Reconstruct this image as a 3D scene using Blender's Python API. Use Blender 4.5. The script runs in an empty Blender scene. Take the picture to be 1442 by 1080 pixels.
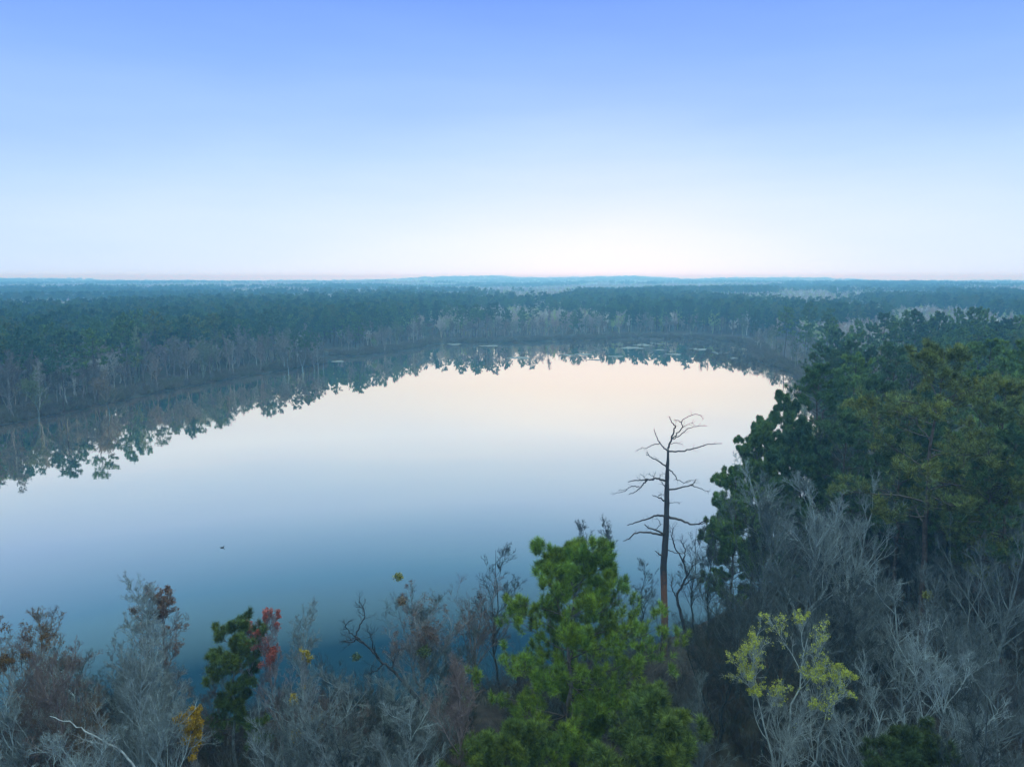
import bpy, math, random
import numpy as np

# ------------------------------------------------------------------ camera, sky, sun, exposure
sc = bpy.context.scene
COL = sc.collection
R = math.radians
CAM_H = 36.0
PITCH = 8.33
FPX = 1030.0                      # focal length in pixels of the 1442 px wide photograph
SUN_AZ, SUN_EL = 8.0, 2.2         # degrees, azimuth from +Y towards +X

cam_data = bpy.data.cameras.new('camera')
cam_data.sensor_width = 36.0
cam_data.lens = 36.0 * FPX / 1442.0
cam_data.clip_start = 0.5
cam_data.clip_end = 20000.0
cam = bpy.data.objects.new('camera', cam_data)
COL.objects.link(cam)
cam.location = (0, 0, CAM_H)
cam.rotation_euler = (R(90 - PITCH), 0, 0)
sc.camera = cam

world = bpy.data.worlds.new('World')
sc.world = world
world.use_nodes = True
wt = world.node_tree
wt.nodes.clear()


def wn(kind, **kw):
    n = wt.nodes.new(kind)
    for k, v in kw.items():
        setattr(n, k, v)
    return n


def wmath(op, a, b=None):
    n = wn('ShaderNodeMath', operation=op)
    for i, v in enumerate((a, b)):
        if v is None:
            continue
        if isinstance(v, (int, float)):
            n.inputs[i].default_value = v
        else:
            wt.links.new(v, n.inputs[i])
    return n.outputs[0]


tc = wn('ShaderNodeTexCoord')
sep = wn('ShaderNodeSeparateXYZ')
wt.links.new(tc.outputs['Generated'], sep.inputs[0])
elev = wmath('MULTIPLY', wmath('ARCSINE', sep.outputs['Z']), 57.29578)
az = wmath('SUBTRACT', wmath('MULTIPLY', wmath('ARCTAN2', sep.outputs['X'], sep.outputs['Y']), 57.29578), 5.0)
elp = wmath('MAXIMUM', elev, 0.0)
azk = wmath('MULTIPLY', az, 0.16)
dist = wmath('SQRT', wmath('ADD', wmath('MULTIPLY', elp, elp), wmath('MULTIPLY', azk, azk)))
# thin veil of high cloud breaks the gradient a little
vmap = wn('ShaderNodeMapping')
vmap.inputs['Scale'].default_value = (1.6, 1.6, 9.0)
wt.links.new(tc.outputs['Generated'], vmap.inputs[0])
veil = wn('ShaderNodeTexNoise')
veil.inputs['Scale'].default_value = 1.7
veil.inputs['Detail'].default_value = 4.0
wt.links.new(vmap.outputs[0], veil.inputs['Vector'])
dist = wmath('ADD', dist, wmath('MULTIPLY', wmath('SUBTRACT', veil.outputs['Fac'], 0.5), 3.2))
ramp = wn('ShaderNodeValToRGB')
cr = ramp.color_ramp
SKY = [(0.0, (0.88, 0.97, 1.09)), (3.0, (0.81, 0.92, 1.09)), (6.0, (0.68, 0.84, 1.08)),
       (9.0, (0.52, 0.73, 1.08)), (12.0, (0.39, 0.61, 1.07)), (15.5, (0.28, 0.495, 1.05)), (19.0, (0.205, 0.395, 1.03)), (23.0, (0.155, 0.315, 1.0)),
       (31.0, (0.34, 0.60, 1.08)), (44.0, (1.10, 1.68, 1.95)), (60.0, (1.60, 2.22, 2.30))]  # overhead and rear sky, brightened beyond the sky in view to light the land
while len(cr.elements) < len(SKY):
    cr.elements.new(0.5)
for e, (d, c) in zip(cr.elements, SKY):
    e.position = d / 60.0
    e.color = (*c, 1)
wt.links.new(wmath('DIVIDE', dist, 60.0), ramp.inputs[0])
nish = wn('ShaderNodeTexSky', sky_type='NISHITA', sun_disc=False)
nish.sun_elevation = R(SUN_EL)
nish.sun_rotation = R(SUN_AZ)
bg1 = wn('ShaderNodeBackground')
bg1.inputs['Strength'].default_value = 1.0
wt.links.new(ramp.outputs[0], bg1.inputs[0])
bg2 = wn('ShaderNodeBackground')
bg2.inputs['Strength'].default_value = 0.004
wt.links.new(nish.outputs[0], bg2.inputs[0])
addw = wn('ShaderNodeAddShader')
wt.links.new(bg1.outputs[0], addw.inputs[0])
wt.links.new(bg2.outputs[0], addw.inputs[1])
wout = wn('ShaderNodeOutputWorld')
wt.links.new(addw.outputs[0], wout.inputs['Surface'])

sun_data = bpy.data.lights.new('sun', 'SUN')
sun_data.energy = 0.7
sun_data.angle = R(0.6)
sun_data.color = (1.0, 0.82, 0.66)
sun = bpy.data.objects.new('sun', sun_data)
COL.objects.link(sun)
sun.location = (0, 0, 200)
sun.rotation_euler = (R(-(90 - SUN_EL)), 0, R(-SUN_AZ))

sc.view_settings.view_transform = 'Standard'
sc.view_settings.look = 'None'
sc.view_settings.exposure = 0.0
sc.view_settings.gamma = 1.0
sc.view_settings.use_curve_mapping = False
cy = sc.cycles
cy.max_bounces = 5
cy.diffuse_bounces = 3
cy.glossy_bounces = 3
cy.transmission_bounces = 2
cy.volume_bounces = 2
cy.use_denoising = True
cy.denoising_prefilter = 'ACCURATE'
cy.denoising_input_passes = 'RGB_ALBEDO_NORMAL'
cy.caustics_reflective = False
cy.caustics_refractive = False
cy.use_adaptive_sampling = False
cy.sample_clamp_indirect = 6.0

# ------------------------------------------------------------------ geometry of the view
SP, CP = math.sin(R(PITCH)), math.cos(R(PITCH))


def ray(px, py):
    u, v = (px - 721.0) / FPX, -(py - 540.0) / FPX
    return np.array([u, CP + v * SP, -SP + v * CP])


def on_plane(px, py, z=0.0):
    d = ray(px, py)
    t = (z - CAM_H) / d[2]
    return np.array([d[0] * t, d[1] * t, z])


def at_range(px, py, Y):
    d = ray(px, py)
    t = Y / d[1]
    return np.array([d[0] * t, Y, CAM_H + d[2] * t])


def hash2(i, j, seed):
    n = (i * 374761393 + j * 668265263 + seed * 362437) & 0x7fffffff
    n = ((n ^ (n >> 13)) * 1274126177) & 0x7fffffff
    return ((n ^ (n >> 16)) & 0xffff) / 65535.0


def vnoise(x, y, seed=0):
    x, y = np.asarray(x, float), np.asarray(y, float)
    i, j = np.floor(x).astype(np.int64), np.floor(y).astype(np.int64)
    fx, fy = x - i, y - j
    fx, fy = fx * fx * (3 - 2 * fx), fy * fy * (3 - 2 * fy)
    a, b = hash2(i, j, seed), hash2(i + 1, j, seed)
    c, d = hash2(i, j + 1, seed), hash2(i + 1, j + 1, seed)
    return (a * (1 - fx) + b * fx) * (1 - fy) + (c * (1 - fx) + d * fx) * fy


def smooth(a, b, x):
    t = np.clip((x - a) / (b - a), 0, 1)
    return t * t * (3 - 2 * t)


# ------------------------------------------------------------------ lake outline and terrain
def P(px, py):
    q = on_plane(px, py)
    return (q[0], q[1])


LEFT_SHORE = [(-420, 40), (-260, 62), (-170, 108), P(-60, 612), P(0, 600), P(60, 588), P(100, 581), P(170, 565), P(250, 548),
              P(320, 535), P(380, 525), P(430, 517), P(458, 513), P(462, 510), P(452, 507), P(436, 503), P(462, 501), P(500, 502), P(550, 497), P(600, 488), P(625, 484)]
FAR_SHORE = [P(690, 484), P(760, 481), P(830, 479), P(900, 476), P(960, 477), P(1010, 480), P(1046, 484)]
RIGHT_SHORE = [P(1056, 492), P(1058, 505), P(1085, 517), P(1118, 527), (88, 215), (74, 170), (58, 137), (48, 112), (34, 88), (21, 73), (9, 63)]
NEAR_SHORE = [(-8, 57), (-22, 55), (-40, 52), (-62, 50), (-90, 47), (-130, 40), (-220, 24), (-420, 0)]
lake0 = LEFT_SHORE + FAR_SHORE + RIGHT_SHORE + NEAR_SHORE
lake = []
_r = random.Random(3)
for i, a in enumerate(lake0):
    b = lake0[(i + 1) % len(lake0)]
    L = math.hypot(b[0] - a[0], b[1] - a[1])
    n = max(1, int(L / 7))
    for k in range(n):
        t = k / n
        j = min(1.6, L / 14) if k else 0
        lake.append((a[0] + (b[0] - a[0]) * t + _r.uniform(-j, j), a[1] + (b[1] - a[1]) * t + _r.uniform(-j, j)))
LAKE = np.array(lake)


def shore_dist(x, y):
    """signed distance to the water's edge, positive on land"""
    x, y = np.asarray(x, float).ravel(), np.asarray(y, float).ravel()
    best = np.full(x.shape, 1e18)
    inside = np.zeros(x.shape, bool)
    A, B = LAKE, np.roll(LAKE, -1, axis=0)
    for (ax, ay), (bx, by) in zip(A, B):
        dx, dy = bx - ax, by - ay
        t = np.clip(((x - ax) * dx + (y - ay) * dy) / (dx * dx + dy * dy + 1e-12), 0, 1)
        d = (x - ax - t * dx) ** 2 + (y - ay - t * dy) ** 2
        best = np.minimum(best, d)
        cond = (ay > y) != (by > y)
        if abs(dy) > 1e-9:
            inside ^= cond & (x < dx * (y - ay) / dy + ax)
    s = np.sqrt(best)
    return np.where(inside, -s, s)


RIDGE = [(-60, 2), (-36, 6), (-31, 7), (-27, 1), (-22, -3), (-15, -4), (-10, 3), (-7, 10), (-4, 17), (-1, 19.5), (0.5, 14), (2.5, 12), (5, 17), (7.5, 19.5),
         (9.5, 19), (11.5, 10), (13, 2), (16, 6), (20, 9), (23, 6), (26, -1), (29, -4), (35, -4), (60, 0)]


def ground(x, y):
    x, y = np.asarray(x, float), np.asarray(y, float)
    shp = x.shape
    sd = shore_dist(x, y).reshape(shp)
    r = np.hypot(x, y)
    azm = np.degrees(np.arctan2(x, y))
    land = 0.03 + np.clip(sd * 0.16, 0, 0.75) + smooth(2, 25, sd) * (vnoise(x / 9, y / 9, 1) * 0.7 + vnoise(x / 2.5, y / 2.5, 2) * 0.2)
    hill = smooth(8, 60, sd) * smooth(10, 60, x) * (1 - smooth(170, 300, r)) * 2.6
    roll = smooth(500, 1300, r) * (vnoise(x / 420, y / 420, 5) - 0.45) * 9
    rx = np.interp(azm, [a for a, _ in RIDGE], [h for _, h in RIDGE])
    ridge = smooth(2900, 4100, r) * (rx + vnoise(azm * 1.3, r * 0, 14) * 3) - smooth(4250, 5600, r) * 60
    rid2 = smooth(1500, 2100, r) * (1 - smooth(2200, 2900, r)) * (vnoise(azm / 7, r / 900, 9) * 9 - 2)
    z = land + hill + roll + ridge + rid2
    lakez = -np.clip(-sd * 0.12, 0.02, 2.0)
    return np.where(sd > 0, np.where(r > 900, z, np.maximum(z, 0.03 + np.clip(sd * 0.16, 0, 0.2))), lakez)


def gz(x, y):
    return float(ground(np.array([x]), np.array([y]))[0])


# ------------------------------------------------------------------ materials
def new_mat(name):
    m = bpy.data.materials.new(name)
    m.use_nodes = True
    nt = m.node_tree
    b = nt.nodes['Principled BSDF']
    b.inputs['Specular IOR Level'].default_value = 0.2
    return m, nt, b


def node(nt, kind, **kw):
    n = nt.nodes.new(kind)
    for k, v in kw.items():
        setattr(n, k, v)
    return n


def noise_node(nt, scale, detail=3, coord='Object'):
    t = node(nt, 'ShaderNodeTexCoord')
    n = node(nt, 'ShaderNodeTexNoise')
    n.inputs['Scale'].default_value = scale
    n.inputs['Detail'].default_value = detail
    nt.links.new(t.outputs[coord], n.inputs['Vector'])
    return n


def mixc(nt, a, b, fac, blend='MIX'):
    m = node(nt, 'ShaderNodeMix', data_type='RGBA', blend_type=blend)
    for sock, v in ((m.inputs[6], a), (m.inputs[7], b), (m.inputs[0], fac)):
        if isinstance(v, (tuple, list)):
            sock.default_value = (*v, 1) if len(v) == 3 else v
        elif isinstance(v, (int, float)):
            sock.default_value = v
        else:
            nt.links.new(v, sock)
    return m.outputs[2]


def rng_node(nt, src, a, b, lo=0.0, hi=1.0):
    m = node(nt, 'ShaderNodeMapRange')
    m.inputs[1].default_value, m.inputs[2].default_value = lo, hi
    m.inputs[3].default_value, m.inputs[4].default_value = a, b
    nt.links.new(src, m.inputs[0])
    return m.outputs[0]


def grey_of(nt, v):
    c = node(nt, 'ShaderNodeCombineColor')
    for i in range(3):
        nt.links.new(v, c.inputs[i])
    return c.outputs[0]


def make_object_colour_mat(name, nscale, lo, hi, rough=0.8, rlo=0.8, rhi=1.2, trans=0.0, shift=None, island=None):
    """base colour = the object's own colour, varied per object and mottled through its volume"""
    m, nt, b = new_mat(name)
    oi = node(nt, 'ShaderNodeObjectInfo')
    n = noise_node(nt, nscale, 3)
    f = rng_node(nt, n.outputs['Fac'], lo, hi, 0.3, 0.7)
    rr = rng_node(nt, oi.outputs['Random'], rlo, rhi)
    mm = node(nt, 'ShaderNodeMath', operation='MULTIPLY')
    nt.links.new(f, mm.inputs[0])
    nt.links.new(rr, mm.inputs[1])
    c = mixc(nt, oi.outputs['Color'], grey_of(nt, mm.outputs[0]), 1.0, 'MULTIPLY')
    if island:
        gi_ = node(nt, 'ShaderNodeNewGeometry')
        c = mixc(nt, c, grey_of(nt, rng_node(nt, gi_.outputs['Random Per Island'], *island)), 1.0, 'MULTIPLY')
    if shift:
        n2 = noise_node(nt, nscale * 0.45, 2)
        c = mixc(nt, c, mixc(nt, c, shift, 1.0, 'MULTIPLY'), rng_node(nt, n2.outputs['Fac'], 0, 1, 0.4, 0.65))
    nt.links.new(c, b.inputs['Base Color'])
    b.inputs['Roughness'].default_value = rough
    if trans:
        tr = node(nt, 'ShaderNodeBsdfTranslucent')
        nt.links.new(c, tr.inputs['Color'])
        mx = node(nt, 'ShaderNodeMixShader')
        mx.inputs[0].default_value = trans
        nt.links.new(b.outputs[0], mx.inputs[1])
        nt.links.new(tr.outputs[0], mx.inputs[2])
        nt.links.new(mx.outputs[0], nt.nodes['Material Output'].inputs['Surface'])
    return m


def palette_mat(name, cols, nscale, rough=0.85, trans=0.0):
    """every instance takes one colour of the palette"""
    m, nt, b = new_mat(name)
    oi = node(nt, 'ShaderNodeObjectInfo')
    rp = node(nt, 'ShaderNodeValToRGB')
    rp.color_ramp.interpolation = 'CONSTANT'
    while len(rp.color_ramp.elements) < len(cols):
        rp.color_ramp.elements.new(0.5)
    for k, (e, c) in enumerate(zip(rp.color_ramp.elements, cols)):
        e.position = k / len(cols)
        e.color = (*c, 1)
    nt.links.new(oi.outputs['Random'], rp.inputs[0])
    n = noise_node(nt, nscale, 3)
    c = mixc(nt, rp.outputs[0], grey_of(nt, rng_node(nt, n.outputs['Fac'], 0.7, 1.35, 0.3, 0.7)), 1.0, 'MULTIPLY')
    nt.links.new(c, b.inputs['Base Color'])
    b.inputs['Roughness'].default_value = rough
    return m


M_NEEDLE = make_object_colour_mat('pine_needles', 1.1, 0.5, 1.6, 0.6, 0.85, 1.15, 0.1, (1.3, 1.08, 0.7), (0.35, 1.7))
M_TWIG = make_object_colour_mat('twig_bark', 1.2, 0.7, 1.3, 0.85, 0.8, 1.2)
M_FINE = make_object_colour_mat('fine_twig_bark', 1.2, 0.42, 0.8, 0.85, 0.8, 1.2)
M_BARK = make_object_colour_mat('trunk_bark', 3.0, 0.55, 1.4, 0.9, 0.85, 1.15)
M_LEAF = make_object_colour_mat('spring_leaves', 1.6, 0.7, 1.3, 0.6, 0.9, 1.1, 0.3, None, (0.5, 1.5))


def plain_mat(name, c1, c2, scale, rough=0.85):
    m, nt, b = new_mat(name)
    n = noise_node(nt, scale, 4)
    nt.links.new(mixc(nt, c1, c2, rng_node(nt, n.outputs['Fac'], 0, 1, 0.35, 0.65)), b.inputs['Base Color'])
    b.inputs['Roughness'].default_value = rough
    return m


M_LIMB = plain_mat('pine_limb_bark', (0.055, 0.045, 0.04), (0.12, 0.095, 0.08), 2.0)

# forest floor: leaf litter, mud, moss
M_GROUND, _nt, _b = new_mat('forest_floor')
_n1 = noise_node(_nt, 0.08, 6)
_n2 = noise_node(_nt, 1.3, 6)
_c = mixc(_nt, (0.035, 0.028, 0.026), (0.07, 0.055, 0.045), rng_node(_nt, _n2.outputs['Fac'], 0, 1, 0.35, 0.65))
_c = mixc(_nt, _c, (0.045, 0.05, 0.03), rng_node(_nt, _n1.outputs['Fac'], 0, 0.8, 0.45, 0.65))
_nt.links.new(_c, _b.inputs['Base Color'])
_b.inputs['Roughness'].default_value = 0.95

# lake water: calm mirror, glossy colour overdriven and warmed by angle to brighten reflections, dark blue-green body
M_WATER = bpy.data.materials.new('lake_water')
M_WATER.use_nodes = True
nt = M_WATER.node_tree
nt.nodes.clear()
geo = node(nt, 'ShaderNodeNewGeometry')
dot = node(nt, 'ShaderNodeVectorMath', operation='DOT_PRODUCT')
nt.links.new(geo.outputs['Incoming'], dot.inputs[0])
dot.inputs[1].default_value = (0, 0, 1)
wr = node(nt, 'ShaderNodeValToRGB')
WATER_GAIN = [(0.0, (1.0, 0.95, 0.82)), (0.10, (1.25, 0.98, 0.72)), (0.15, (1.52, 1.05, 0.67)), (0.21, (1.75, 1.20, 0.74)),
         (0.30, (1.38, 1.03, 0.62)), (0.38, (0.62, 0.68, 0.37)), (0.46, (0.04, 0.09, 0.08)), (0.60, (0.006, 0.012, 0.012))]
while len(wr.color_ramp.elements) < len(WATER_GAIN):
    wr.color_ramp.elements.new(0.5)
for e, (p, c) in zip(wr.color_ramp.elements, WATER_GAIN):
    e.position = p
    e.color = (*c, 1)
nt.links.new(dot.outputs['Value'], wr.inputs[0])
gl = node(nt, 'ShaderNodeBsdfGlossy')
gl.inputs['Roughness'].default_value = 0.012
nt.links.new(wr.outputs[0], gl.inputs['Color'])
df = node(nt, 'ShaderNodeBsdfDiffuse')
df.inputs['Color'].default_value = (0.002, 0.012, 0.02, 1)
tcw = node(nt, 'ShaderNodeTexCoord')
mpw = node(nt, 'ShaderNodeMapping')
mpw.inputs['Scale'].default_value = (0.35, 0.9, 1.0)
nt.links.new(tcw.outputs['Object'], mpw.inputs[0])
nw = node(nt, 'ShaderNodeTexNoise')
nw.inputs['Scale'].default_value = 0.8
nw.inputs['Detail'].default_value = 3
nt.links.new(mpw.outputs[0], nw.inputs['Vector'])
nw2 = node(nt, 'ShaderNodeTexNoise')
nw2.inputs['Scale'].default_value = 0.02
nt.links.new(tcw.outputs['Object'], nw2.inputs['Vector'])
bst = rng_node(nt, nw2.outputs['Fac'], 0.004, 0.028, 0.4, 0.7)
bp = node(nt, 'ShaderNodeBump')
bp.inputs['Distance'].default_value = 0.25
nt.links.new(bst, bp.inputs['Strength'])
nt.links.new(nw.outputs['Fac'], bp.inputs['Height'])
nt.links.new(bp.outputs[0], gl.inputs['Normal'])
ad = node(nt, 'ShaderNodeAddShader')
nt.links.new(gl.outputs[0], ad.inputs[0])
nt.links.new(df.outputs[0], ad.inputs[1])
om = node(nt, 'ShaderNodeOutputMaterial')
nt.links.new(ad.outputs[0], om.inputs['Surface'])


# ------------------------------------------------------------------ mesh helpers
class Buf:
    """collects quads and triangles with a material slot, becomes ONE mesh"""
    def __init__(self):
        self.v, self.f, self.m, self.n = [], [], [], 0
        self.smooth = []

    def add(self, verts, faces, slot=0, smooth=False):
        faces = np.asarray(faces, np.int64)
        self.v.append(np.asarray(verts, np.float32))
        self.f.append(faces + self.n)
        self.m.append(np.full(len(faces), slot, np.int32))
        self.smooth.append(np.full(len(faces), smooth, bool))
        self.n += len(verts)

    def mesh(self, name, mats):
        me = bpy.data.meshes.new(name)
        v = np.concatenate(self.v)
        me.vertices.add(len(v))
        me.vertices.foreach_set('co', v.ravel())
        tot = np.concatenate([np.full(len(f), f.shape[1], np.int32) for f in self.f])
        loops = np.concatenate([f.ravel() for f in self.f]).astype(np.int32)
        start = np.concatenate([[0], np.cumsum(tot)[:-1]]).astype(np.int32)
        me.loops.add(len(loops))
        me.loops.foreach_set('vertex_index', loops)
        me.polygons.add(len(tot))
        me.polygons.foreach_set('loop_start', start)
        me.polygons.foreach_set('loop_total', tot)
        me.polygons.foreach_set('material_index', np.concatenate(self.m))
        me.polygons.foreach_set('use_smooth', np.concatenate(self.smooth))
        for m in mats:
            me.materials.append(m)
        me.update(calc_edges=True)
        return me

    def tubes(self, pts, rad, sides=5, slot=0, smooth=True):
        """pts (N,m,3), rad (N,m)"""
        pts = np.asarray(pts, float)
        rad = np.asarray(rad, float)
        N, m, _ = pts.shape
        tan = np.gradient(pts, axis=1)
        tan /= np.linalg.norm(tan, axis=2, keepdims=True) + 1e-9
        ref = np.where(np.abs(tan[:, :1, 2:3]) > 0.8, np.array([1.0, 0.13, 0]), np.array([0.1, 0, 1.0]))
        a = np.cross(tan, np.broadcast_to(ref, tan.shape))
        a /= np.linalg.norm(a, axis=2, keepdims=True) + 1e-9
        b = np.cross(tan, a)
        th = np.arange(sides) * 2 * np.pi / sides
        ring = (a[:, :, None] * np.cos(th)[None, None, :, None] + b[:, :, None] * np.sin(th)[None, None, :, None])
        V = pts[:, :, None] + ring * rad[:, :, None, None]
        idx = np.arange(N * m * sides).reshape(N, m, sides)
        q = np.stack([idx[:, :-1], np.roll(idx, -1, 2)[:, :-1], np.roll(idx, -1, 2)[:, 1:], idx[:, 1:]], -1).reshape(-1, 4)
        self.add(V.reshape(-1, 3), q, slot, smooth)


def unit(v):
    return v / (np.linalg.norm(v, axis=-1, keepdims=True) + 1e-9)


def sprout(rg, pts, cnt, t0, t1, ang, length, m, up=0.2, wander=0.15, flat=0.0, taper=0.5, lenvar=0.35):
    """children (M,m,3) growing off the parents (N,p,3); returns points and the parent parameter"""
    N, p, _ = pts.shape
    n = N * cnt
    par = np.repeat(np.arange(N), cnt)
    t = np.clip(rg.uniform(t0, t1, n), 0, 0.999)
    s = t * (p - 1)
    i = np.floor(s).astype(int)
    f = (s - i)[:, None]
    base = pts[par, i] * (1 - f) + pts[par, i + 1] * f
    tan = unit(pts[par, i + 1] - pts[par, i])
    rv = rg.normal(size=(n, 3))
    rv[:, 2] *= (1 - flat)
    perp = unit(rv - tan * (rv * tan).sum(1, keepdims=True))
    a = np.radians(ang * rg.uniform(0.65, 1.3, n))[:, None]
    d = unit(tan * np.cos(a) + perp * np.sin(a) + np.array([0, 0, up]))
    plen = np.linalg.norm(np.diff(pts, axis=1), axis=2).sum(1)[par]
    L = (length if length > 0 else -length * plen) * rg.uniform(1 - lenvar, 1 + lenvar, n) * (1 - taper * (t - t0) / max(1e-3, t1 - t0))
    out = np.empty((n, m, 3))
    out[:, 0] = base
    step = (L / (m - 1))[:, None]
    for k in range(1, m):
        out[:, k] = out[:, k - 1] + d * step
        d = unit(d + rg.normal(size=(n, 3)) * wander + np.array([0, 0, up * 0.5]))
    return out, par, t


def rad_lin(n, m, r0, r1):
    r0 = np.broadcast_to(np.asarray(r0, float).reshape(-1, 1), (n, 1))
    return r0 * (1 - np.linspace(0, 1, m)[None] * (1 - r1))


def trunk_line(rg, H, m, wob, lean=(0, 0)):
    z = np.linspace(0, 1, m)
    x = np.cumsum(rg.normal(size=m)) * wob
    y = np.cumsum(rg.normal(size=m)) * wob
    x -= x[0]
    y -= y[0]
    return np.stack([x + lean[0] * H * z ** 1.3, y + lean[1] * H * z ** 1.3, z * H], 1)[None]


def bare_protos(seed, H=15.0, style='spread', near=True, leaves=None, thick=1.0):
    """leafless broadleaf tree: trunk mesh and crown mesh (and a leaf mesh)"""
    rg = np.random.default_rng(seed)
    bt, bc = Buf(), Buf()
    mult = 1 if style != 'multi' else 3
    fork = {'spread': 0.75, 'upright': 0.98, 'multi': 0.85, 'young': 1.0}[style]
    tr = []
    for k in range(mult):
        a = k * 2.1 + rg.uniform(0, 1)
        ln = (0, 0) if mult == 1 else (0.2 * math.cos(a), 0.2 * math.sin(a))
        tr.append(trunk_line(rg, H * fork * (1 if k == 0 else rg.uniform(0.75, 0.95)), 14, 0.010 * H, ln))
    tr = np.concatenate(tr)
    r0 = H * (0.0125 if style != 'young' else 0.009) / (1 if mult == 1 else 1.5)
    m = tr.shape[1]
    rad = r0 * (1 - np.linspace(0, 1, m) * 0.88)[None].repeat(mult, 0)
    rad[:, 0] *= 1.35
    bt.tubes(tr, rad, 7 if near else 5)
    nl = {'spread': 15, 'upright': 26, 'multi': 9, 'young': 18}[style]
    ang = {'spread': 46, 'upright': 40, 'multi': 38, 'young': 44}[style]
    ll = {'spread': 0.40, 'upright': 0.26, 'multi': 0.34, 'young': 0.25}[style] * H
    t0 = {'spread': 0.30, 'upright': 0.25, 'multi': 0.22, 'young': 0.25}[style]
    L1, par, t = sprout(rg, tr, nl, t0, 0.99, ang, ll, 8, 0.26, 0.15, 0.25, 0.5)
    r1 = r0 * 0.42 * (1 - 0.72 * t)
    bc.tubes(L1, rad_lin(len(L1), 8, r1, 0.25), 5 if near else 4)
    L2, par, t = sprout(rg, L1, 7 if near else 6, 0.2, 1.0, 36, -0.46, 6, 0.24, 0.17, 0.1, 0.5)
    r2 = np.maximum(r1[par] * 0.5 * (1 - 0.6 * t), 0.012)
    bc.tubes(L2, rad_lin(len(L2), 6, r2, 0.4), 4 if near else 3)
    L3, par, t = sprout(rg, L2, 5, 0.2, 1.0, 36, -0.5, 4, 0.16, 0.2, 0.0, 0.4)
    if near:
        bc.tubes(L3, rad_lin(len(L3), 4, 0.011, 0.6), 3)
        L4, par, t = sprout(rg, L3, 5, 0.15, 1.0, 36, -0.55, 3, 0.14, 0.25, 0.0, 0.3)
        bc.tubes(L4, rad_lin(len(L4), 3, 0.0070, 0.55), 3, 1)
        L5, par, t = sprout(rg, L4, 3, 0.3, 1.0, 38, -0.6, 2, 0.1, 0.2)
        bc.tubes(L5, rad_lin(len(L5), 2, 0.0050, 0.6), 3, 1)
        tips = np.concatenate([L5[:, -1], L4[:, -1]])
    else:
        bc.tubes(L3, rad_lin(len(L3), 4, 0.030 * thick, 0.6), 3)
        L4, par, t = sprout(rg, L3, 3, 0.3, 1.0, 40, -0.7, 2, 0.10, 0.25, 0.0, 0.3)
        bc.tubes(L4, rad_lin(len(L4), 2, 0.026 * thick, 0.6), 3, 1)
        tips = L4[:, -1]
    out = [bt.mesh('bare_trunk', [M_BARK]), bc.mesh('bare_crown', [M_TWIG, M_FINE])]
    if leaves:
        frac, size, zlo, patch = leaves
        keep = (vnoise(tips[:, 0] / patch + 50, tips[:, 1] / patch + tips[:, 2] / patch * 0.8, seed) > 1 - frac) & (tips[:, 2] > zlo * H)
        p = tips[keep]
        bl = Buf()
        leaf_cards(rg, bl, np.repeat(p, 3, 0), size)
        out.append(bl.mesh('leaf_cluster', [M_LEAF]))
    return out


def leaf_cards(rg, buf, p, size, slot=0):
    n = len(p)
    p = p + rg.normal(size=(n, 3)) * size * 1.2
    a = unit(rg.normal(size=(n, 3)))
    b = unit(np.cross(a, rg.normal(size=(n, 3))))
    s = size * rg.uniform(0.6, 1.3, n)[:, None]
    V = np.stack([p - a * s, p + b * s * 0.55, p + a * s, p - b * s * 0.55], 1)
    buf.add(V.reshape(-1, 3), np.arange(n * 4).reshape(n, 4), slot)


def needle_tufts(rg, buf, pos, dirs, K, ln, wd, slot=1, spread=0.75):
    n = len(pos)
    d = unit(dirs[:, None] + rg.normal(size=(n, K, 3)) * spread)
    L = ln * rg.uniform(0.6, 1.15, (n, K, 1))
    base = pos[:, None] - dirs[:, None] * ln * rg.uniform(0.0, 0.9, (n, K, 1))
    side = unit(np.cross(d, rg.normal(size=(n, K, 3)))) * wd * 0.5
    tip = base + d * L
    V = np.stack([base - side, base + side, tip + side * 0.35, tip - side * 0.35], 2)
    buf.add(V.reshape(-1, 3), np.arange(n * K * 4).reshape(-1, 4), slot)


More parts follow.
